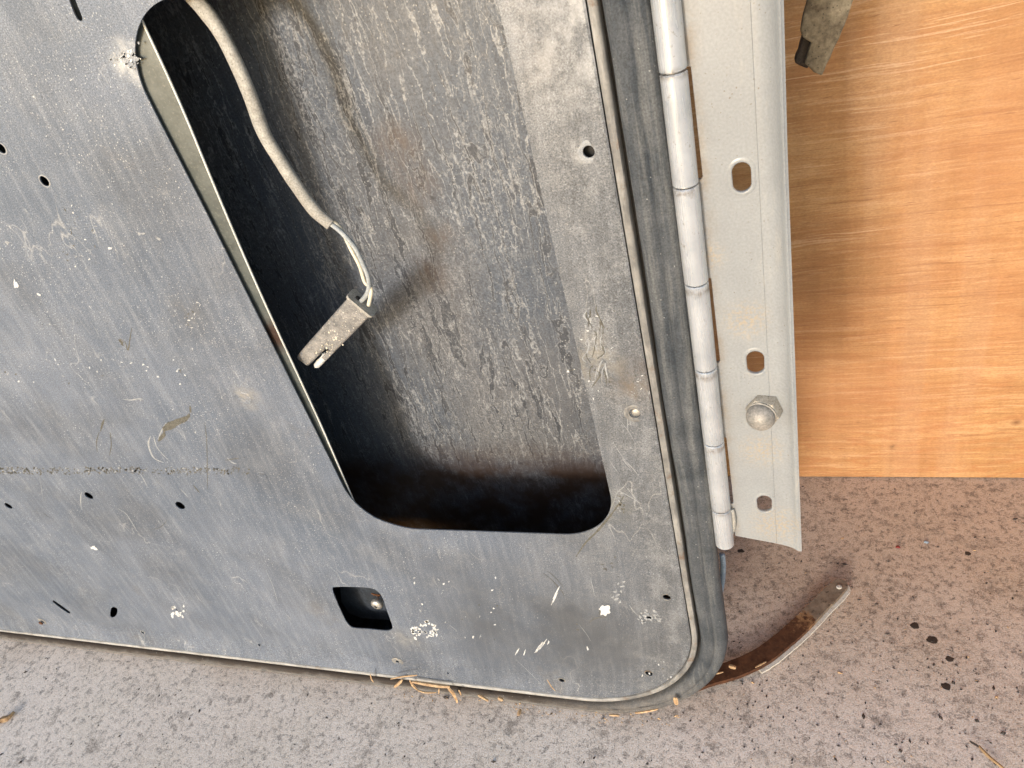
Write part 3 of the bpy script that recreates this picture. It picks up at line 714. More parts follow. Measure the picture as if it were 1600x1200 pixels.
# --- marks on the panel: flakes, scratches, scuffs (thin real layers)
rnd = random.Random(11)
marks = {}
def flake_poly(pts, mat, th=.00018):
    """pts: photo pixels of an outline on the panel"""
    P = [atp(x, y) for x, y in pts]; P = resample(P, .0009); c = sum(P, Vector()) / len(P)
    o = []
    for p in P:
        q = p + (p - c).normalized() * .0009 * mnoise.noise(p * 500) * 1.5; o.append(Vector((q.x, 0, q.z)))
    marks.setdefault(mat.name, (mat, []))[1].append(sheet(ccw(o), [], -th, .00005))
def blob(x, y, rx, ry=None, ang=0, mat=CHIP, rough=.5, th=.00016, seed=None):
    ry = ry or rx; n = 20; sd_ = rnd.random() * 50 if seed is None else seed; pts = []
    for k in range(n):
        t = 2 * math.pi * k / n; e = max(.25, 1 + rough * (2 * mnoise.noise(Vector((math.cos(t) * 1.5, math.sin(t) * 1.5, sd_))) + 1.1 * mnoise.noise(Vector((math.cos(t) * 4, math.sin(t) * 4, sd_ + 9)))))
        u, v = rx * e * math.cos(t), ry * e * math.sin(t); a = math.radians(ang)
        pts.append(atp(x + u * math.cos(a) - v * math.sin(a), y + u * math.sin(a) + v * math.cos(a)))
    marks.setdefault(mat.name, (mat, []))[1].append(sheet(ccw([Vector((p.x, 0, p.z)) for p in pts]), [], -th, .00005))
def scratch(pts, wpx, mat, th=.00012):
    P = catmull([atp(x, y) for x, y in pts], 6); N = normals2(P, False); L = []; R = []
    for i, (p, q) in enumerate(zip(P, N)):
        t = i / (len(P) - 1); wd = wpx * .00045 * (math.sin(math.pi * min(max(t, .06), .94)) ** .6) * (1 + .5 * mnoise.noise(p * 300))
        L.append(p + q * wd); R.append(p - q * wd)
    marks.setdefault(mat.name, (mat, []))[1].append(sheet(ccw(L + R[::-1]), [], -th, .00004))
# white primer showing at the opening corner
for k in range(60):
    t = rnd.random(); x = 218 - 45 * t + rnd.uniform(-8, 6); y = 90 + 22 * (1 - t) * rnd.uniform(-1, 1) + rnd.uniform(-6, 6)
    if x < 219: blob(x, y, rnd.uniform(.8, 3.2) * (1.2 - .7 * t), None, 0, PALE if rnd.random() < .6 else CHIP)
# patch round the small hole and by the corner
for k in range(34):
    a = rnd.random() * 6.28; rr = rnd.uniform(7, 19)
    blob(664 + rr * math.cos(a) * 1.0, 986 + rr * math.sin(a) * .9, rnd.uniform(1, 4.0), rnd.uniform(1, 2.4), rnd.uniform(0, 90), CHIP)
for k in range(20):
    a = rnd.random() * 6.28; rr = rnd.uniform(6, 24)
    blob(1016 + rr * math.cos(a), 964 + rr * math.sin(a) * .45, rnd.uniform(1, 4.2), rnd.uniform(.7, 1.7), rnd.uniform(0, 60), PALE)
for k in range(12): blob(276 + rnd.uniform(-10, 12), 956 + rnd.uniform(-10, 9), rnd.uniform(.8, 3), None, 0, CHIP)
flake_poly([(938, 949), (941, 945.5), (945, 947), (950, 945), (953.5, 949), (952, 953), (954, 957), (949, 959), (946, 962), (942, 960), (938, 961), (939.5, 955), (936.5, 952)], CHIP)
for (x, y) in ((963, 936), (958, 933), (965, 930), (970, 924), (972, 916), (966, 912), (975, 909), (961, 925), (968, 941)): blob(x, y, rnd.uniform(1.5, 3.4), 1.3, rnd.uniform(-60, 0), PALE)
for (x, y, a, l) in ((845, 1009, -55, 10), (841, 1012, -55, 8), (849, 1006, -55, 8), (808, 1018, -60, 5), (819, 1021, -70, 4), (857, 1004, -70, 3), (918, 1013, 60, 4), (868, 928, -62, 12), (866, 936, -62, 8)):
    blob(x, y, l, 1.0, a, CHIP)
scratch([(848, 895), (862, 906), (878, 924), (882, 932)], 1.6, SCORE); scratch([(855, 892), (868, 903), (880, 917)], 1.2, SCORE)
scratch([(920, 973), (930, 966), (943, 964), (948, 965)], 3.0, SCORE); scratch([(938, 950), (936, 962)], 2, SCORE); scratch([(975, 775), (958, 800), (935, 828), (915, 848), (900, 870)], 2.4, TAN)
for k in range(16): blob(972 + rnd.uniform(-8, 8), 785 - rnd.uniform(-16, 16), rnd.uniform(.6, 2.2), None, 0, PALE if k % 4 == 0 else TAN)
for (x, y) in ((941, 882), (944, 888), (955, 880), (961, 871), (947, 890), (957, 886), (901, 975), (903, 984)): blob(x, y, 2.4, 1.6, 20, SCORE)
# torn strip of old glue, the worn tape line and other old marks
flake_poly([(296, 645), (297, 651), (292, 658), (279, 664), (268, 671), (258, 673), (259, 681), (252, 688), (247, 690), (249, 682), (255, 676), (254, 668), (262, 660), (275, 655), (291, 650)], TAN, .0004)
scratch([(297, 634), (298, 645)], 2.6, TAN); scratch([(260, 660), (253, 672), (247, 686)], 1.6, PALE)
for k in range(620):
    t = rnd.random(); x = 395 * t - 4; dens = .55 + .45 * mnoise.noise(Vector((x * .03, 1, 2)))
    if rnd.random() < dens:
        blob(x, 735.5 + 1.4 * mnoise.noise(Vector((x * .05, 0, 0))) + rnd.uniform(-5.2, 5.2), rnd.uniform(.7, 2.3), rnd.uniform(.5, 1.4), rnd.uniform(0, 180), rnd.choice((TAN, TAN, SCORE, TAN, TAN, SCORE, PALE)), .4, .00005)
scratch([(163, 655), (160, 663), (157, 674)], 2.8, TAN); scratch([(155, 675), (151, 690), (152, 706)], 1.2, TAN); scratch([(172, 675), (174, 695), (171, 712)], 1.2, TAN)
scratch([(193, 624), (205, 625), (216, 623), (223, 624)], 1.7, PALE); scratch([(235, 682), (232, 695), (240, 715), (256, 723)], 2.4, PALE)
scratch([(240, 682), (246, 700), (262, 718)], 1.4, PALE); scratch([(213, 737), (220, 742), (226, 752), (230, 760)], 1.3, PALE)
scratch([(320, 660), (323, 690), (324, 735), (324, 765)], .9, TAN); scratch([(355, 715), (362, 722), (370, 725)], 2.2, PALE); scratch([(352, 719), (366, 717), (374, 716)], 1.8, SCORE)
scratch([(185, 795), (197, 803), (207, 818), (214, 830)], 1.2, PALE); scratch([(280, 762), (288, 770), (294, 777)], 1.4, PALE); scratch([(302, 758), (312, 770)], 2.0, TAN)
scratch([(68, 802), (78, 809)], 1.4, SCORE); scratch([(235, 827), (250, 824), (262, 812)], 1.0, SCORE); scratch([(128, 768), (126, 778), (127, 796)], 1.3, PALE)
scratch([(206, 512), (203, 530), (200, 548), (196, 536), (188, 529)], 1.4, TAN); blob(190, 535, 2.5, 5, -25, TAN); blob(146, 856, 4.5, 2.6, 15, CHIP); blob(24, 444, 3.0, 6.5, -15, CHIP); blob(60, 460, 3.2, 1.8, 20, CHIP)
blob(219, 365, 4.5, 2, 0, PALE); blob(248, 373, 4, 2, 30, PALE); blob(172, 388, 2.6, 2, 0, CHIP); blob(11, 379, 3.2, 2, 0, PALE)
for (x0, y0, x1, y1, n) in ((90, 320, 150, 420, 26), (290, 470, 315, 510, 12), (0, 560, 300, 600, 30), (640, 900, 780, 1000, 26), (880, 480, 960, 640, 34), (985, 585, 1020, 620, 16), (1000, 1030, 1050, 1075, 10)):
    for k in range(n): blob(rnd.uniform(x0, x1), rnd.uniform(y0, y1), rnd.uniform(.6, 2.2), rnd.uniform(.5, 1.2), rnd.uniform(-80, 80), rnd.choice((PALE, CHIP, TAN)))
for k in range(26):                     # yellowish runs on the hinge side
    x = 930 + rnd.uniform(-16, 16); y = 520 + rnd.uniform(-45, 60)
    scratch([(x, y), (x + rnd.uniform(-6, 6), y + 8), (x + rnd.uniform(-9, 9), y + rnd.uniform(14, 28))], rnd.uniform(.7, 1.8), rnd.choice((PALE, TAN)))
for k in range(20):                     # long faint hairlines over the whole panel
    x, y = rnd.choice(((rnd.uniform(0, 330), rnd.uniform(50, 900)), (rnd.uniform(300, 1000), rnd.uniform(860, 1040)), (rnd.uniform(948, 985), rnd.uniform(600, 820))))
    l = rnd.uniform(14, 60); a = math.radians(rnd.gauss(62, 16))
    if 225 < x + l < 560 and y < 780 and x + l * .6 > 190 + y * .42: continue
    if 470 < x + l and x < 625 and 860 < y < 1000: continue
    scratch([(x, y), (x + l * .5 * math.cos(a) + rnd.uniform(-2, 2), y + l * .5 * math.sin(a)), (x + l * math.cos(a), y + l * math.sin(a))], rnd.uniform(.35, .8), PALE, .00008)
names = {'white_paint': 'paint_flakes', 'pale_scuff': 'scuff_marks', 'old_glue': 'glue_residue', 'dark_scratch': 'scratch_marks'}
for k, (mat, lst) in marks.items():
    V, Fc = join(*lst); V = [Vector((v.x, v.y + panel_y(v.x, v.z), v.z)) for v in V]; tag(mesh(names[k], V, Fc, mat, door), kind='stuff')

# ---------------------------------------------------------------- hinge
hinge = empty('long_hinge', (-.048, .0, .33), 'white painted long hinge along the right door edge, with a broad slotted leaf', 'hinge')
HX, HY, HR = -.0485, -.004, .0082
joints = [1.10, 1.03, .955, .882, .808, .7345, .6651, .5947, .5222, .4491, .3728, .3262]
for i in range(len(joints) - 1):
    z1, z0 = joints[i], joints[i + 1]; g_ = .00045; xo = HX - .0022 * (i % 2 == 9)
    pr = [(HR * .55, z0 + g_), (HR - .0006, z0 + g_), (HR, z0 + g_ + .0007)]
    for k in range(1, 8): pr.append((HR * (1 + .006 * mnoise.noise(Vector((k * .9, i, 0)))), z0 + (z1 - z0) * k / 8))
    pr += [(HR, z1 - g_ - .0007), (HR - .0006, z1 - g_), (HR * .55, z1 - g_)]
    V, Fc = lathe([(r, z) for r, z in pr], (HX + .0004 * mnoise.noise(Vector((i, 4, 4))), HY, 0), (0, 0, 1), 32)
    mesh('knuckle', V, Fc, KNUCK, hinge, smooth=True, sharp=40)
V, Fc = lathe([(HR * .62, .327), (HR * .62, 1.09)], (HX, HY, 0), (0, 0, 1), 16)
mesh('hinge_pin', V, Fc, LIP, hinge, smooth=True, sharp=40)
# leaf: flat plate with notches beside the door's knuckles, slots, and a forward-curving free edge
LX0, LX1 = -.0385, -.0045
notch = [(5, 6), (7, 8), (9, 10)]
left = []
z = 1.10; zb = .331
zlist = [1.10]
pts = [(LX0 - .003, 1.10)]
for k in range(1, 4, 2):
    pts += [(LX0 - .003, joints[k]), (LX0 - .0003, joints[k] - .0006), (LX0 - .0003, joints[k + 1] + .001), (LX0 - .003, joints[k + 1] + .0004)]
for a_, b_ in notch:
    pts += [(LX0 - .003, joints[a_]), (LX0 - .0004, joints[a_] - .0006), (LX0 + .0004, joints[b_] + .002), (LX0 - .0008, joints[b_] + .0006), (LX0 - .003, joints[b_] + .0004)]
pts += [(LX0 - .001, .350), (LX0 - .001, .3325)]
pts += [(LX1, .3240), (LX1, 1.10)]
outl = ccw([Vector((x, 0, z)) for x, z in pts])
def stadium(px, py, w_, h_, tilt=0):
    c = at(px, py, .0); o = []; r = w_ / 2
    for k in range(24):
        t = 2 * math.pi * k / 24; o.append(Vector((c.x + r * math.cos(t), 0, c.z + r * math.sin(t) + math.copysign(h_ / 2 - r, math.sin(t)))))
    return ccw(o)
sl_ = [stadium(1159, 277, .0115, .0195), stadium(1180.5, 566.5, .0125, .0205), stadium(1194.5, 787, .0120, .0195)]
for z in (.86, 1.0): sl_.append([p + Vector((0, 0, z - .66)) for p in stadium(1159, 277, .0115, .0195)])
V, Fc = sheet(outl, sl_, 0.0, .0028)
leaf = mesh('hinge_leaf', V, Fc, LEAF, hinge)
lb = leaf.modifiers.new('edge', 'BEVEL'); lb.width = .0004; lb.segments = 2; lb.limit_method = 'ANGLE'
for s in sl_[:3]:
    V, Fc = sweep(resample(s, .0012), [(.0, .0012), (-.0001, -.0001), (.0008, -.0005), (.0020, -.00035), (.0034, .0002)])
    mesh('slot_rim', V, Fc, LEAF, leaf, smooth=True)
# curved free edge
pr = [(.0, .0)]
for k in range(0, 9):
    a_ = math.radians(k * 74 / 8); pr.append((.0006 + .0187 * math.sin(a_), -.0187 * (1 - math.cos(a_))))
lx, ly = pr[-1]; pr += [(lx + .0012, ly - .0022), (lx + .0024, ly - .0030), (lx + .0034, ly - .0022)]
back = [(x + .0024, y + .0014) for x, y in pr[::-1][1:]] + [(.0, .0028)]
full = pr + back
V = []; Fc = []
ZN = 60
for i in range(ZN + 1):
    z = .3240 + (1.10 - .3240) * i / ZN
    tw = max(0, min(1, (z - .324) / .36)) * .75 + .25
    for j, (x, y) in enumerate(full):
        zz = z - (.0040 * x / .0213 if i == 0 else 0)
        V.append((LX1 + x * (.86 - .16 * (tw - .25) / .75), y * tw, zz))
m = len(full)
for i in range(ZN):
    for j in range(m): Fc.append((i * m + j, i * m + (j + 1) % m, (i + 1) * m + (j + 1) % m, (i + 1) * m + j))
Fc += [tuple(range(m)), tuple(range(ZN * m, (ZN + 1) * m))]
mesh('curved_edge', V, Fc, LEAF, hinge, smooth=True, sharp=50)
# small tab by the last knuckle
V, Fc = tube(catmull([at(1143, 796, -.002), at(1146, 808, -.002), at(1146, 822, -.002), at(1143, 832, -.002)], 4), [.0022] * 13, 8)
mesh('hinge_tab', V, Fc, SHEATH, hinge, smooth=True)
# hinge leaf on the door side (mostly hidden under the weatherstrip)
V, Fc = box((-.060, .0045, .712), (.014, .0022, .770)); mesh('door_side_leaf', V, Fc, LEAF, hinge)

# ---------------------------------------------------------------- domed nut on the leaf
c = at(1196, 636, 0.0); c.y = 0; NAX = Vector((-.30, -1, .02))
bolt = empty('domed_nut', c, 'dusty domed cap nut screwed onto the white hinge leaf between two slots', 'nut')
V, Fc = lathe([(.0126, -.0035), (.0130, .0010), (.0130, .0080), (.0124, .0090), (.0112, .0094)], c, NAX, 6, math.radians(8))
mesh('hexagon', V, Fc, NUT, bolt, smooth=True, sharp=30)
V, Fc = lathe([(.0110, .0092), (.0114, .0105), (.0108, .0112)], c, NAX, 28)
mesh('collar', V, Fc, NUT, bolt, smooth=True, sharp=40)
pr = [(.0104, .0105), (.0108, .0118), (.0108, .0126)]
for k in range(1, 9):
    a_ = math.radians(90 * k / 8.01); pr.append((.0108 * math.cos(a_), .0126 + .0098 * math.sin(a_)))
V, Fc = lathe(pr, c, NAX, 32); mesh('dome', V, Fc, DOME, bolt, smooth=True, sharp=50)

# ---------------------------------------------------------------- cable and connector hanging in the opening
Yc = .022
cab = empty('wiring_cable', at(300, -10, Yc), 'grey sheathed cable hanging inside the door opening, two thin wires leading to a dirty connector', 'cable')
cp = [at(215, -120, .03), at(262, -42, .03), at(300, -6, .028), at(335, 36, .024), at(365, 90, Yc), at(391, 150, Yc), at(411, 205, Yc), at(434, 245, Yc), at(463, 290, Yc), at(491, 328, Yc), at(517, 351, Yc)]
cpts = catmull(cp, 8)
rad = [(.0061 + .0006 * mnoise.noise(Vector((i * .16, 0, 0))) + .0007 * mnoise.noise(Vector((i * .05, 3, 0)))) * (1.0 - .12 * (i / len(cpts))) for i in range(len(cpts))]
V, Fc = tube(cpts, rad, 18, True, .8)
mesh('cable_sheath', V, Fc, SHEATH, cab, smooth=True, sharp=60)
w1 = catmull([at(512, 347, Yc), at(528, 358, Yc - .001), at(552, 383, Yc - .003), at(566, 410, Yc - .003), at(576, 436, Yc - .003), at(575, 456, Yc - .002), at(564, 471, Yc)], 7)
V, Fc = tube(w1, [.0021] * len(w1), 10); mesh('wire', V, Fc, GWIRE, cab, smooth=True)
w2 = catmull([at(519, 345, Yc + .002), at(534, 360, Yc + .001), at(549, 390, Yc + .001), at(562, 415, Yc), at(570, 440, Yc), at(580, 452, Yc - .002), at(576, 477, Yc - .001)], 7)
V, Fc = tube(w2, [.0018] * len(w2), 10); tag(mesh('wire', V, Fc, CREAM, cab, smooth=True), 'cream wire')
# connector body: rounded block along its own axis
A = at(566, 474, Yc); B = at(481, 565, Yc); ax = (B - A); L = ax.length; ax.normalize(); side = Vector((0, 1, 0)).cross(ax).normalized(); dep = Vector((0, 1, 0))
if side.x < 0: side = -side
Wd = (at(587, 489, Yc) - at(548, 462, Yc)).length
def rsec(w_, d_, r, n=5):
    o = []
    for (sx, sy, a0) in ((1, 1, 0), (-1, 1, 90), (-1, -1, 180), (1, -1, 270)):
        for k in range(n):
            t = math.radians(a0 + 90 * k / (n - 1)); o.append((sx * (w_ / 2 - r) + r * math.cos(t), sy * (d_ / 2 - r) + r * math.sin(t)))
    return o
def loft(secs, cut=None):
    V = []; Fc = []
    for (t, w_, d_, off) in secs:
        for (u, v) in rsec(w_, d_, min(w_, d_) * .22): V.append(A + ax * t + side * (u + off) + dep * (v + .0008 * mnoise.noise(Vector((t * 150, u * 150, v * 100)))))
    m = 20
    for i in range(len(secs) - 1):
        for k in range(m): Fc.append((i * m + k, i * m + (k + 1) % m, (i + 1) * m + (k + 1) % m, (i + 1) * m + k))
    Fc += [tuple(range(m)), tuple(range((len(secs) - 1) * m, len(secs) * m))]
    return V, Fc
body1 = loft([(-.0005, Wd * 1.02, .014, 0), (.0014, Wd * 1.04, .0145, 0), (.0018, Wd * .94, .0132, 0), (L * .3, Wd * .93, .013, 0), (L * .62, Wd * .90, .0125, 0), (L * .63, Wd * .90, .0125, 0)])
body2 = loft([(L * .628, Wd * .60, .0122, -Wd * .15), (L * .8, Wd * .58, .012, -Wd * .155), (L * .985, Wd * .55, .0115, -Wd * .16), (L * 1.0, Wd * .50, .010, -Wd * .16)])
V, Fc = join(body1, body2)
cb = mesh('connector_body', V, Fc, CONN, cab, smooth=True, sharp=50)
V, Fc = loft([(L * .628, Wd * .20, .0085, Wd * .35), (L * .80, Wd * .19, .008, Wd * .35)]); mesh('connector_prong', V, Fc, CONN, cb, smooth=True, sharp=50)
V, Fc = tube([A + ax * (L * t) + side * (Wd * .33) for t in (.76, .80, .84, .90, .96, .99)], [.0032, .0034, .0030, .0033, .0030, .0014], 12); mesh('connector_terminal', V, Fc, CHIP, cb, smooth=True)
V, Fc = loft([(-.0012, Wd * 1.08, .0150, 0), (.0010, Wd * 1.10, .0155, 0), (.0013, Wd * .96, .0134, 0)]); mesh('connector_collar', V, Fc, SHEATH, cb, smooth=True, sharp=50)
rc = random.Random(4); lc = []
for k in range(46):
    t = rc.gauss(.55, .13) * L; u = rc.gauss(.12, .14) * Wd; r_ = rc.uniform(.0003, .0011); q_ = A + ax * t + side * u - dep * .0066
    lc.append(lathe([(r_, .0), (r_ * .8, -.0003), (r_ * .3, -.0006)], q_, (0, 1, 0), 7))
V, Fc = join(*lc); tag(mesh('grime', V, Fc, CREAM, cb), kind='stuff')
V, Fc = tube([A + side * (-Wd * .22) + ax * -.0016, A + side * (-Wd * .22) + ax * .002], .0024, 10); mesh('connector_socket', V, Fc, DARK, cb, smooth=True)

# ---------------------------------------------------------------- rusty strap on the floor behind the door
ctr = [(1040, 1078), (1075, 1068), (1105, 1057), (1150, 1043), (1190, 1024), (1222, 1000), (1245, 980), (1262, 964), (1283, 942), (1300, 925), (1313, 913)]
wid = [22, 26, 27, 28, 28, 27, 27, 26, 25, 26, 22]
st = catmull([onfloor(x, y, .012) for x, y in ctr], 6)
W = catmull([Vector((w_, 0, 0)) for w_ in wid], 6)
def strap(z0, z1, i0, i1, name, mat, par, k=1.0, off=0.0, round_end=False):
    L_, R_ = [], []
    for i in range(i0, i1 + 1):
        p = st[i]; a = st[max(i - 1, 0)]; b = st[min(i + 1, len(st) - 1)]; t = (b - a).normalized(); n_ = Vector((t.y, -t.x, 0))
        hw = W[i].x * .00040 * k * (1 + .05 * mnoise.noise(Vector((i * .7, 1, 1))))
        L_.append(p - n_ * (hw - off)); R_.append(p + n_ * (hw + off))
    cap_ = []
    if round_end:
        c_ = st[i1]; t = (st[i1] - st[i1 - 1]).normalized(); n_ = Vector((t.y, -t.x, 0)); hw = (R_[-1] - L_[-1]).length / 2; cc = (R_[-1] + L_[-1]) / 2
        for q in range(1, 12): a = math.pi * q / 12; cap_.append(cc + n_ * hw * math.cos(a) + t * hw * math.sin(a))
    loop = R_ + cap_ + L_[::-1]; n = len(loop)
    V = [Vector((p.x, p.y, z0 + (p.z - .012))) for p in loop] + [Vector((p.x, p.y, z1 + (p.z - .012))) for p in loop]
    tr = tessellate_polygon([[Vector((p.x, p.y, 0)) for p in loop]])
    Fc = [tuple(q) for q in tr] + [tuple(q_ + n for q_ in reversed(q)) for q in tr] + [(q, (q + 1) % n, n + (q + 1) % n, n + q) for q in range(n)]
    return mesh(name, V, Fc, mat, par)
so_ = empty('rusty_strap', onfloor(1105, 1060), 'curved rusty metal strap with a round end, sticking out from under the door corner', 'strap')
ne = len(st) - 1
strap(.006, .012, 0, ne, 'strap_blade', STRAPM, so_, 1.0, 0, True)
strap(.003, .0058, 22, ne, 'pale_edge', BONE, so_, 1.06, .0036, True)
c = onfloor(1311, 917, .0128); V, Fc = lathe([(.0036, -.0002), (.0036, .0004), (.002, .0007)], c, (0, 0, 1), 16); mesh('strap_rivet', V, Fc, BONE, so_, smooth=True)

# ---------------------------------------------------------------- weathered strip end hanging before the plywood
YS = .16
s0 = empty('weathered_strip', at(1290, 60, YS), 'weathered brown-grey stepped bar end hanging in front of the plywood, right of the hinge', 'strip')
front = [(1272, -60), (1262, 0), (1254, 32), (1250.5, 52), (1254, 58), (1262, 64), (1268, 66), (1257, 100), (1272, 113), (1284, 118), (1296, 92), (1316, 50), (1331, 8), (1352, -60)]
def slab(pts, y0, y1, name, mat, par, jit=.0006):
    P = resample([at(x, y, y0) for x, y in pts], .004)
    P = [Vector((p.x + jit * mnoise.noise(p * 200), 0, p.z + jit * mnoise.noise(p * 200 + Vector((9, 9, 9))))) for p in P]
    V, Fc = sheet(ccw(P), [], y0, y1); o = mesh(name, V, Fc, mat, par)
    b = o.modifiers.new('edge', 'BEVEL'); b.width = .0012; b.segments = 2; b.limit_method = 'ANGLE'; return o
slab(front, YS - .004, YS + .004, 'strip_face', STRIP, s0)
slab([(1262, -60), (1262, 30), (1253, 60), (1241, 98), (1249, 103), (1262, 108), (1275, 66), (1290, 20), (1290, -60)], YS + .0045, YS + .014, 'strip_back', TAR, s0)

# ---------------------------------------------------------------- small things on the floor
def fblob(px, py, r, h, mat, name, label, cat, group=None, ar=1.0, seed=0, n=16):
    c = onfloor(px, py); V = [Vector((c.x, c.y, h))]; Fc = []
    for (k_, z) in ((.6, h * .85), (1.0, .0002)):
        for k in range(n):
            t = 2 * math.pi * k / n; e = 1 + .45 * mnoise.noise(Vector((math.cos(t) * 1.5, math.sin(t) * 1.5, seed)))
            V.append(Vector((c.x + r * k_ * e * math.cos(t), c.y + r * ar * k_ * e * math.sin(t), z)))
    for k in range(n):
        Fc.append((0, 1 + k, 1 + (k + 1) % n)); Fc.append((1 + k, 1 + n + k, 1 + n + (k + 1) % n, 1 + (k + 1) % n))
    o = mesh(name, V, Fc, mat, None, smooth=True, origin=(c.x, c.y, 0)); return tag(o, label, cat, group)
spots = [(1430, 978, .0062, 'dark oily drop on the floor, highest of four in a row right of the strap'),
         (1457, 1000, .0074, 'largest dark oily drop on the brown floor, second from top of its row'),
         (1484, 1030, .0052, 'small flat dark drop on the brown floor, third from the top of the row'),
         (1478, 1072, .0060, 'dark oily drop on the brown floor, lowest of the row'),
         (1157, 861, .0055, 'dark angular speck on the floor just below the hinge leaf'),
         (1512, 865, .0046, 'dark speck on the floor near the plywood, upper right')]
for i, (x, y, r, lb) in enumerate(spots): fblob(x, y, r * .85, .0005, TAR, 'oil_drop', lb, 'drop', 'dark drops on the floor', .8, i)
fblob(1403, 855, .0032, .002, REDC, 'red_crumb', 'tiny dark red crumb on the floor below the plywood', 'crumb', None, .8, 31)
fblob(1447, 847, .0030, .002, BLUE, 'blue_crumb', 'tiny blue-grey crumb on the floor below the plywood', 'crumb', None, .8, 33)

def splinter(pts, wd, name, label, cat, group, mat=WOOD, z=.0035, zf=None):
    P = catmull([(zf(x, y) if zf else onfloor(x, y, z)) for x, y in pts], 4)
    V = []; Fc = []
    for i, p in enumerate(P):
        a = P[max(i - 1, 0)]; b = P[min(i + 1, len(P) - 1)]; t = (b - a).normalized(); n_ = t.cross(Vector((0, -.3, 1))).normalized()
        ww = wd * (.35 + .65 * math.sin(math.pi * (.12 + .76 * i / (len(P) - 1)))); up = n_.cross(t)
        V += [p + n_ * ww, p + up * ww * .5, p - n_ * ww, p - up * ww * .5]
    for i in range(len(P) - 1):
        for k in range(4): Fc.append((i * 4 + k, i * 4 + (k + 1) % 4, i * 4 + 4 + (k + 1) % 4, i * 4 + 4 + k))
    Fc += [(0, 1, 2, 3), tuple(range(len(V) - 4, len(V)))]
    o = mesh(name, V, Fc, mat, None, origin=P[0]); return tag(o, label, cat, group)
GW = 'wood shavings along the bottom of the door'
onr = lambda x, y: at(x, y, -.014)            # resting on the front of the rubber seal
sp = [([(610, 1061), (630, 1057), (652, 1055)], .0012, 'thin straw-like splinter at the left end of the shavings under the door', onr),
      ([(616, 1073), (624, 1067), (629, 1062)], .0028, 'short pale wood chip below the left end of the thin splinter', onr),
      ([(640, 1063), (645, 1071), (652, 1078)], .0016, 'small slanting shaving between the left chip and the long brown one', onr),
      ([(644, 1065), (668, 1069), (690, 1072), (703, 1073)], .0026, 'long orange-brown shaving lying level along the bottom seal', onr),
      ([(700, 1074), (708, 1084), (713, 1094), (714, 1098)], .0024, 'curled shaving hanging down from the right end of the long one', onr),
      ([(652, 1078), (664, 1082), (682, 1082)], .0012, 'thin curled shaving under the long level shaving', onr),
      ([(686, 1076), (685.5, 1084)], .0016, 'tiny upright sliver under the long level shaving', onr),
      ([(717, 1078), (720, 1086)], .0015, 'tiny upright sliver right of the curled shaving', onr),
      ([(747, 1086), (753, 1089), (763, 1095)], .0020, 'pale tapered chip standing clear to the right of the shavings', onr),
      ([(778, 1090), (786, 1094)], .0026, 'crumpled brown chip in front of the door, right of the tapered chip', onr),
      ([(579, 1053), (580, 1060), (583, 1066)], .0016, 'lone small brown sliver left of all the shavings', onr),
      ([(810, 1118), (813, 1108)], .0026, 'pale leaf-shaped chip lying on the floor below the seal', None),
      ([(1055, 1090), (1057, 1101)], .0028, 'upright orange chip on the seal at the door corner', onr),
      ([(992, 1114), (1008, 1112), (1028, 1108)], .0014, 'long thin shaving lying along the seal at the bottom corner', onr),
      ([(952, 1117), (968, 1118)], .0016, 'thin pale shaving on the seal left of the corner', onr),
      ([(855, 1062), (861, 1072), (868, 1080)], .0006, 'hair-thin pale fibre crossing the bottom edge of the panel', lambda x, y: at(x, y, -.007))]
for pts_, wd, lb, zf in sp: splinter(pts_, wd, 'wood_shaving', lb, 'wood shaving', GW, WOOD, zf=zf)
splinter([(1139, 1040.5), (1150, 1043.5)], .0026, 'wood_shaving', 'small pale wood chip lying on the dark part of the rusty strap', 'wood shaving', 'wood chips on the rusty strap', WOOD, .0142)
splinter([(1118, 1053), (1130, 1050)], .0011, 'wood_shaving', 'thin pale sliver on the rusty strap close to the door', 'wood shaving', 'wood chips on the rusty strap', WOOD, .0135)
splinter([(1180, 1043), (1197, 1034)], .0012, 'wood_shaving', 'thin pale sliver lying along the lower edge of the rusty strap', 'wood shaving', 'wood chips on the rusty strap', WOOD, .0135)
splinter([(1529, 1165), (1545, 1182), (1570, 1202)], .0018, 'straw', 'dry yellow straw on the floor at the bottom right', 'straw', None, LEAFM, .003)
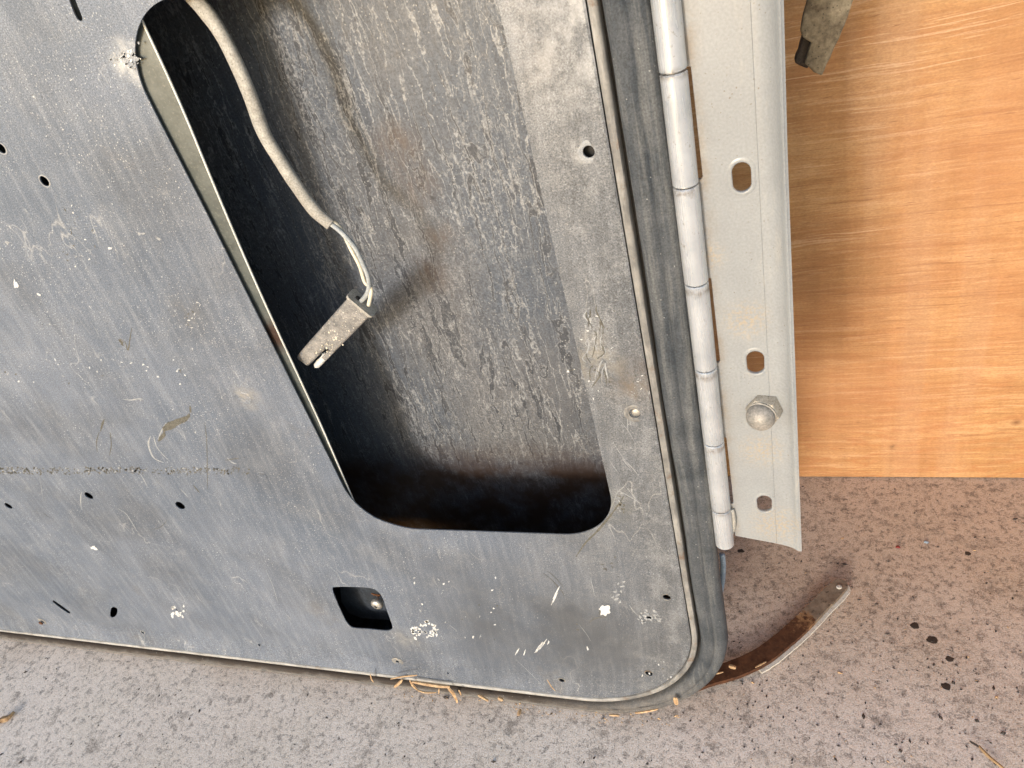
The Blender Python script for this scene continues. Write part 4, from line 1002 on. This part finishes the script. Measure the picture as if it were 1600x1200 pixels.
splinter([(1515, 1158), (1530, 1167)], .0012, 'twig', 'thin dark twig ending beside the yellow straw', 'twig', None, TAR, .003)
splinter([(-14, 1140), (0, 1126), (12, 1122), (22, 1112)], .0052, 'dry_leaf', 'dry brown leaf fragment on the floor at the left edge', 'leaf', None, LEAFM, .004)
# crumbs of wood and grit, too many to count
def grit(name, n, gen, mat, r0, r1, sd_):
    R = random.Random(sd_); L_ = []
    for k in range(n):
        p = gen(R); r = R.uniform(r0, r1) * (1 if R.random() < .9 else 1.8); a = R.random() * 3.14; e = R.uniform(1, 2.4)
        q = [Vector((math.cos(a) * r * e, math.sin(a) * r * e, 0)), Vector((-math.sin(a) * r, math.cos(a) * r, 0)), Vector((-math.cos(a) * r * e, -math.sin(a) * r * e, 0)), Vector((math.sin(a) * r, -math.cos(a) * r, 0))]
        L_.append(([p + v for v in q] + [p + Vector((0, 0, r * .9))], [(0, 1, 4), (1, 2, 4), (2, 3, 4), (3, 0, 4)]))
    V, Fc = join(*L_); o = mesh(name, V, Fc, mat); return o
def gen_seal(R):
    t = R.choice((R.gauss(670, 35), R.gauss(830, 40), R.gauss(960, 55), R.uniform(560, 1070)))
    t = max(540, min(1060, t)); return at(t, 1040 + (t - 400) * .118 + R.uniform(10, 28) - max(0, (t - 900) * .06), -.013)
tag(grit('wood_crumbs', 150, gen_seal, WOOD, .0003, .0010, 5), 'fine wood crumbs and sawdust scattered on the bottom seal of the door', 'crumbs', kind='stuff')
def gen_floor(R): p = onfloor(R.uniform(1130, 1600), R.uniform(770, 1200)); return p + Vector((0, 0, .0002))
tag(grit('pale_crumbs', 42, gen_floor, WOOD, .0004, .0011, 8), 'scattered pale wood crumbs on the brown floor', 'crumbs', kind='stuff')
def gen_all(R): p = onfloor(R.uniform(0, 1600), R.uniform(1020, 1200)) if R.random() < .5 else onfloor(R.uniform(1130, 1600), R.uniform(760, 1200)); return p + Vector((0, 0, .0002))
tag(grit('dark_grit', 420, gen_all, TAR, .0004, .0013, 9), 'fine dark grit strewn over the speckled floor', 'grit', kind='stuff')
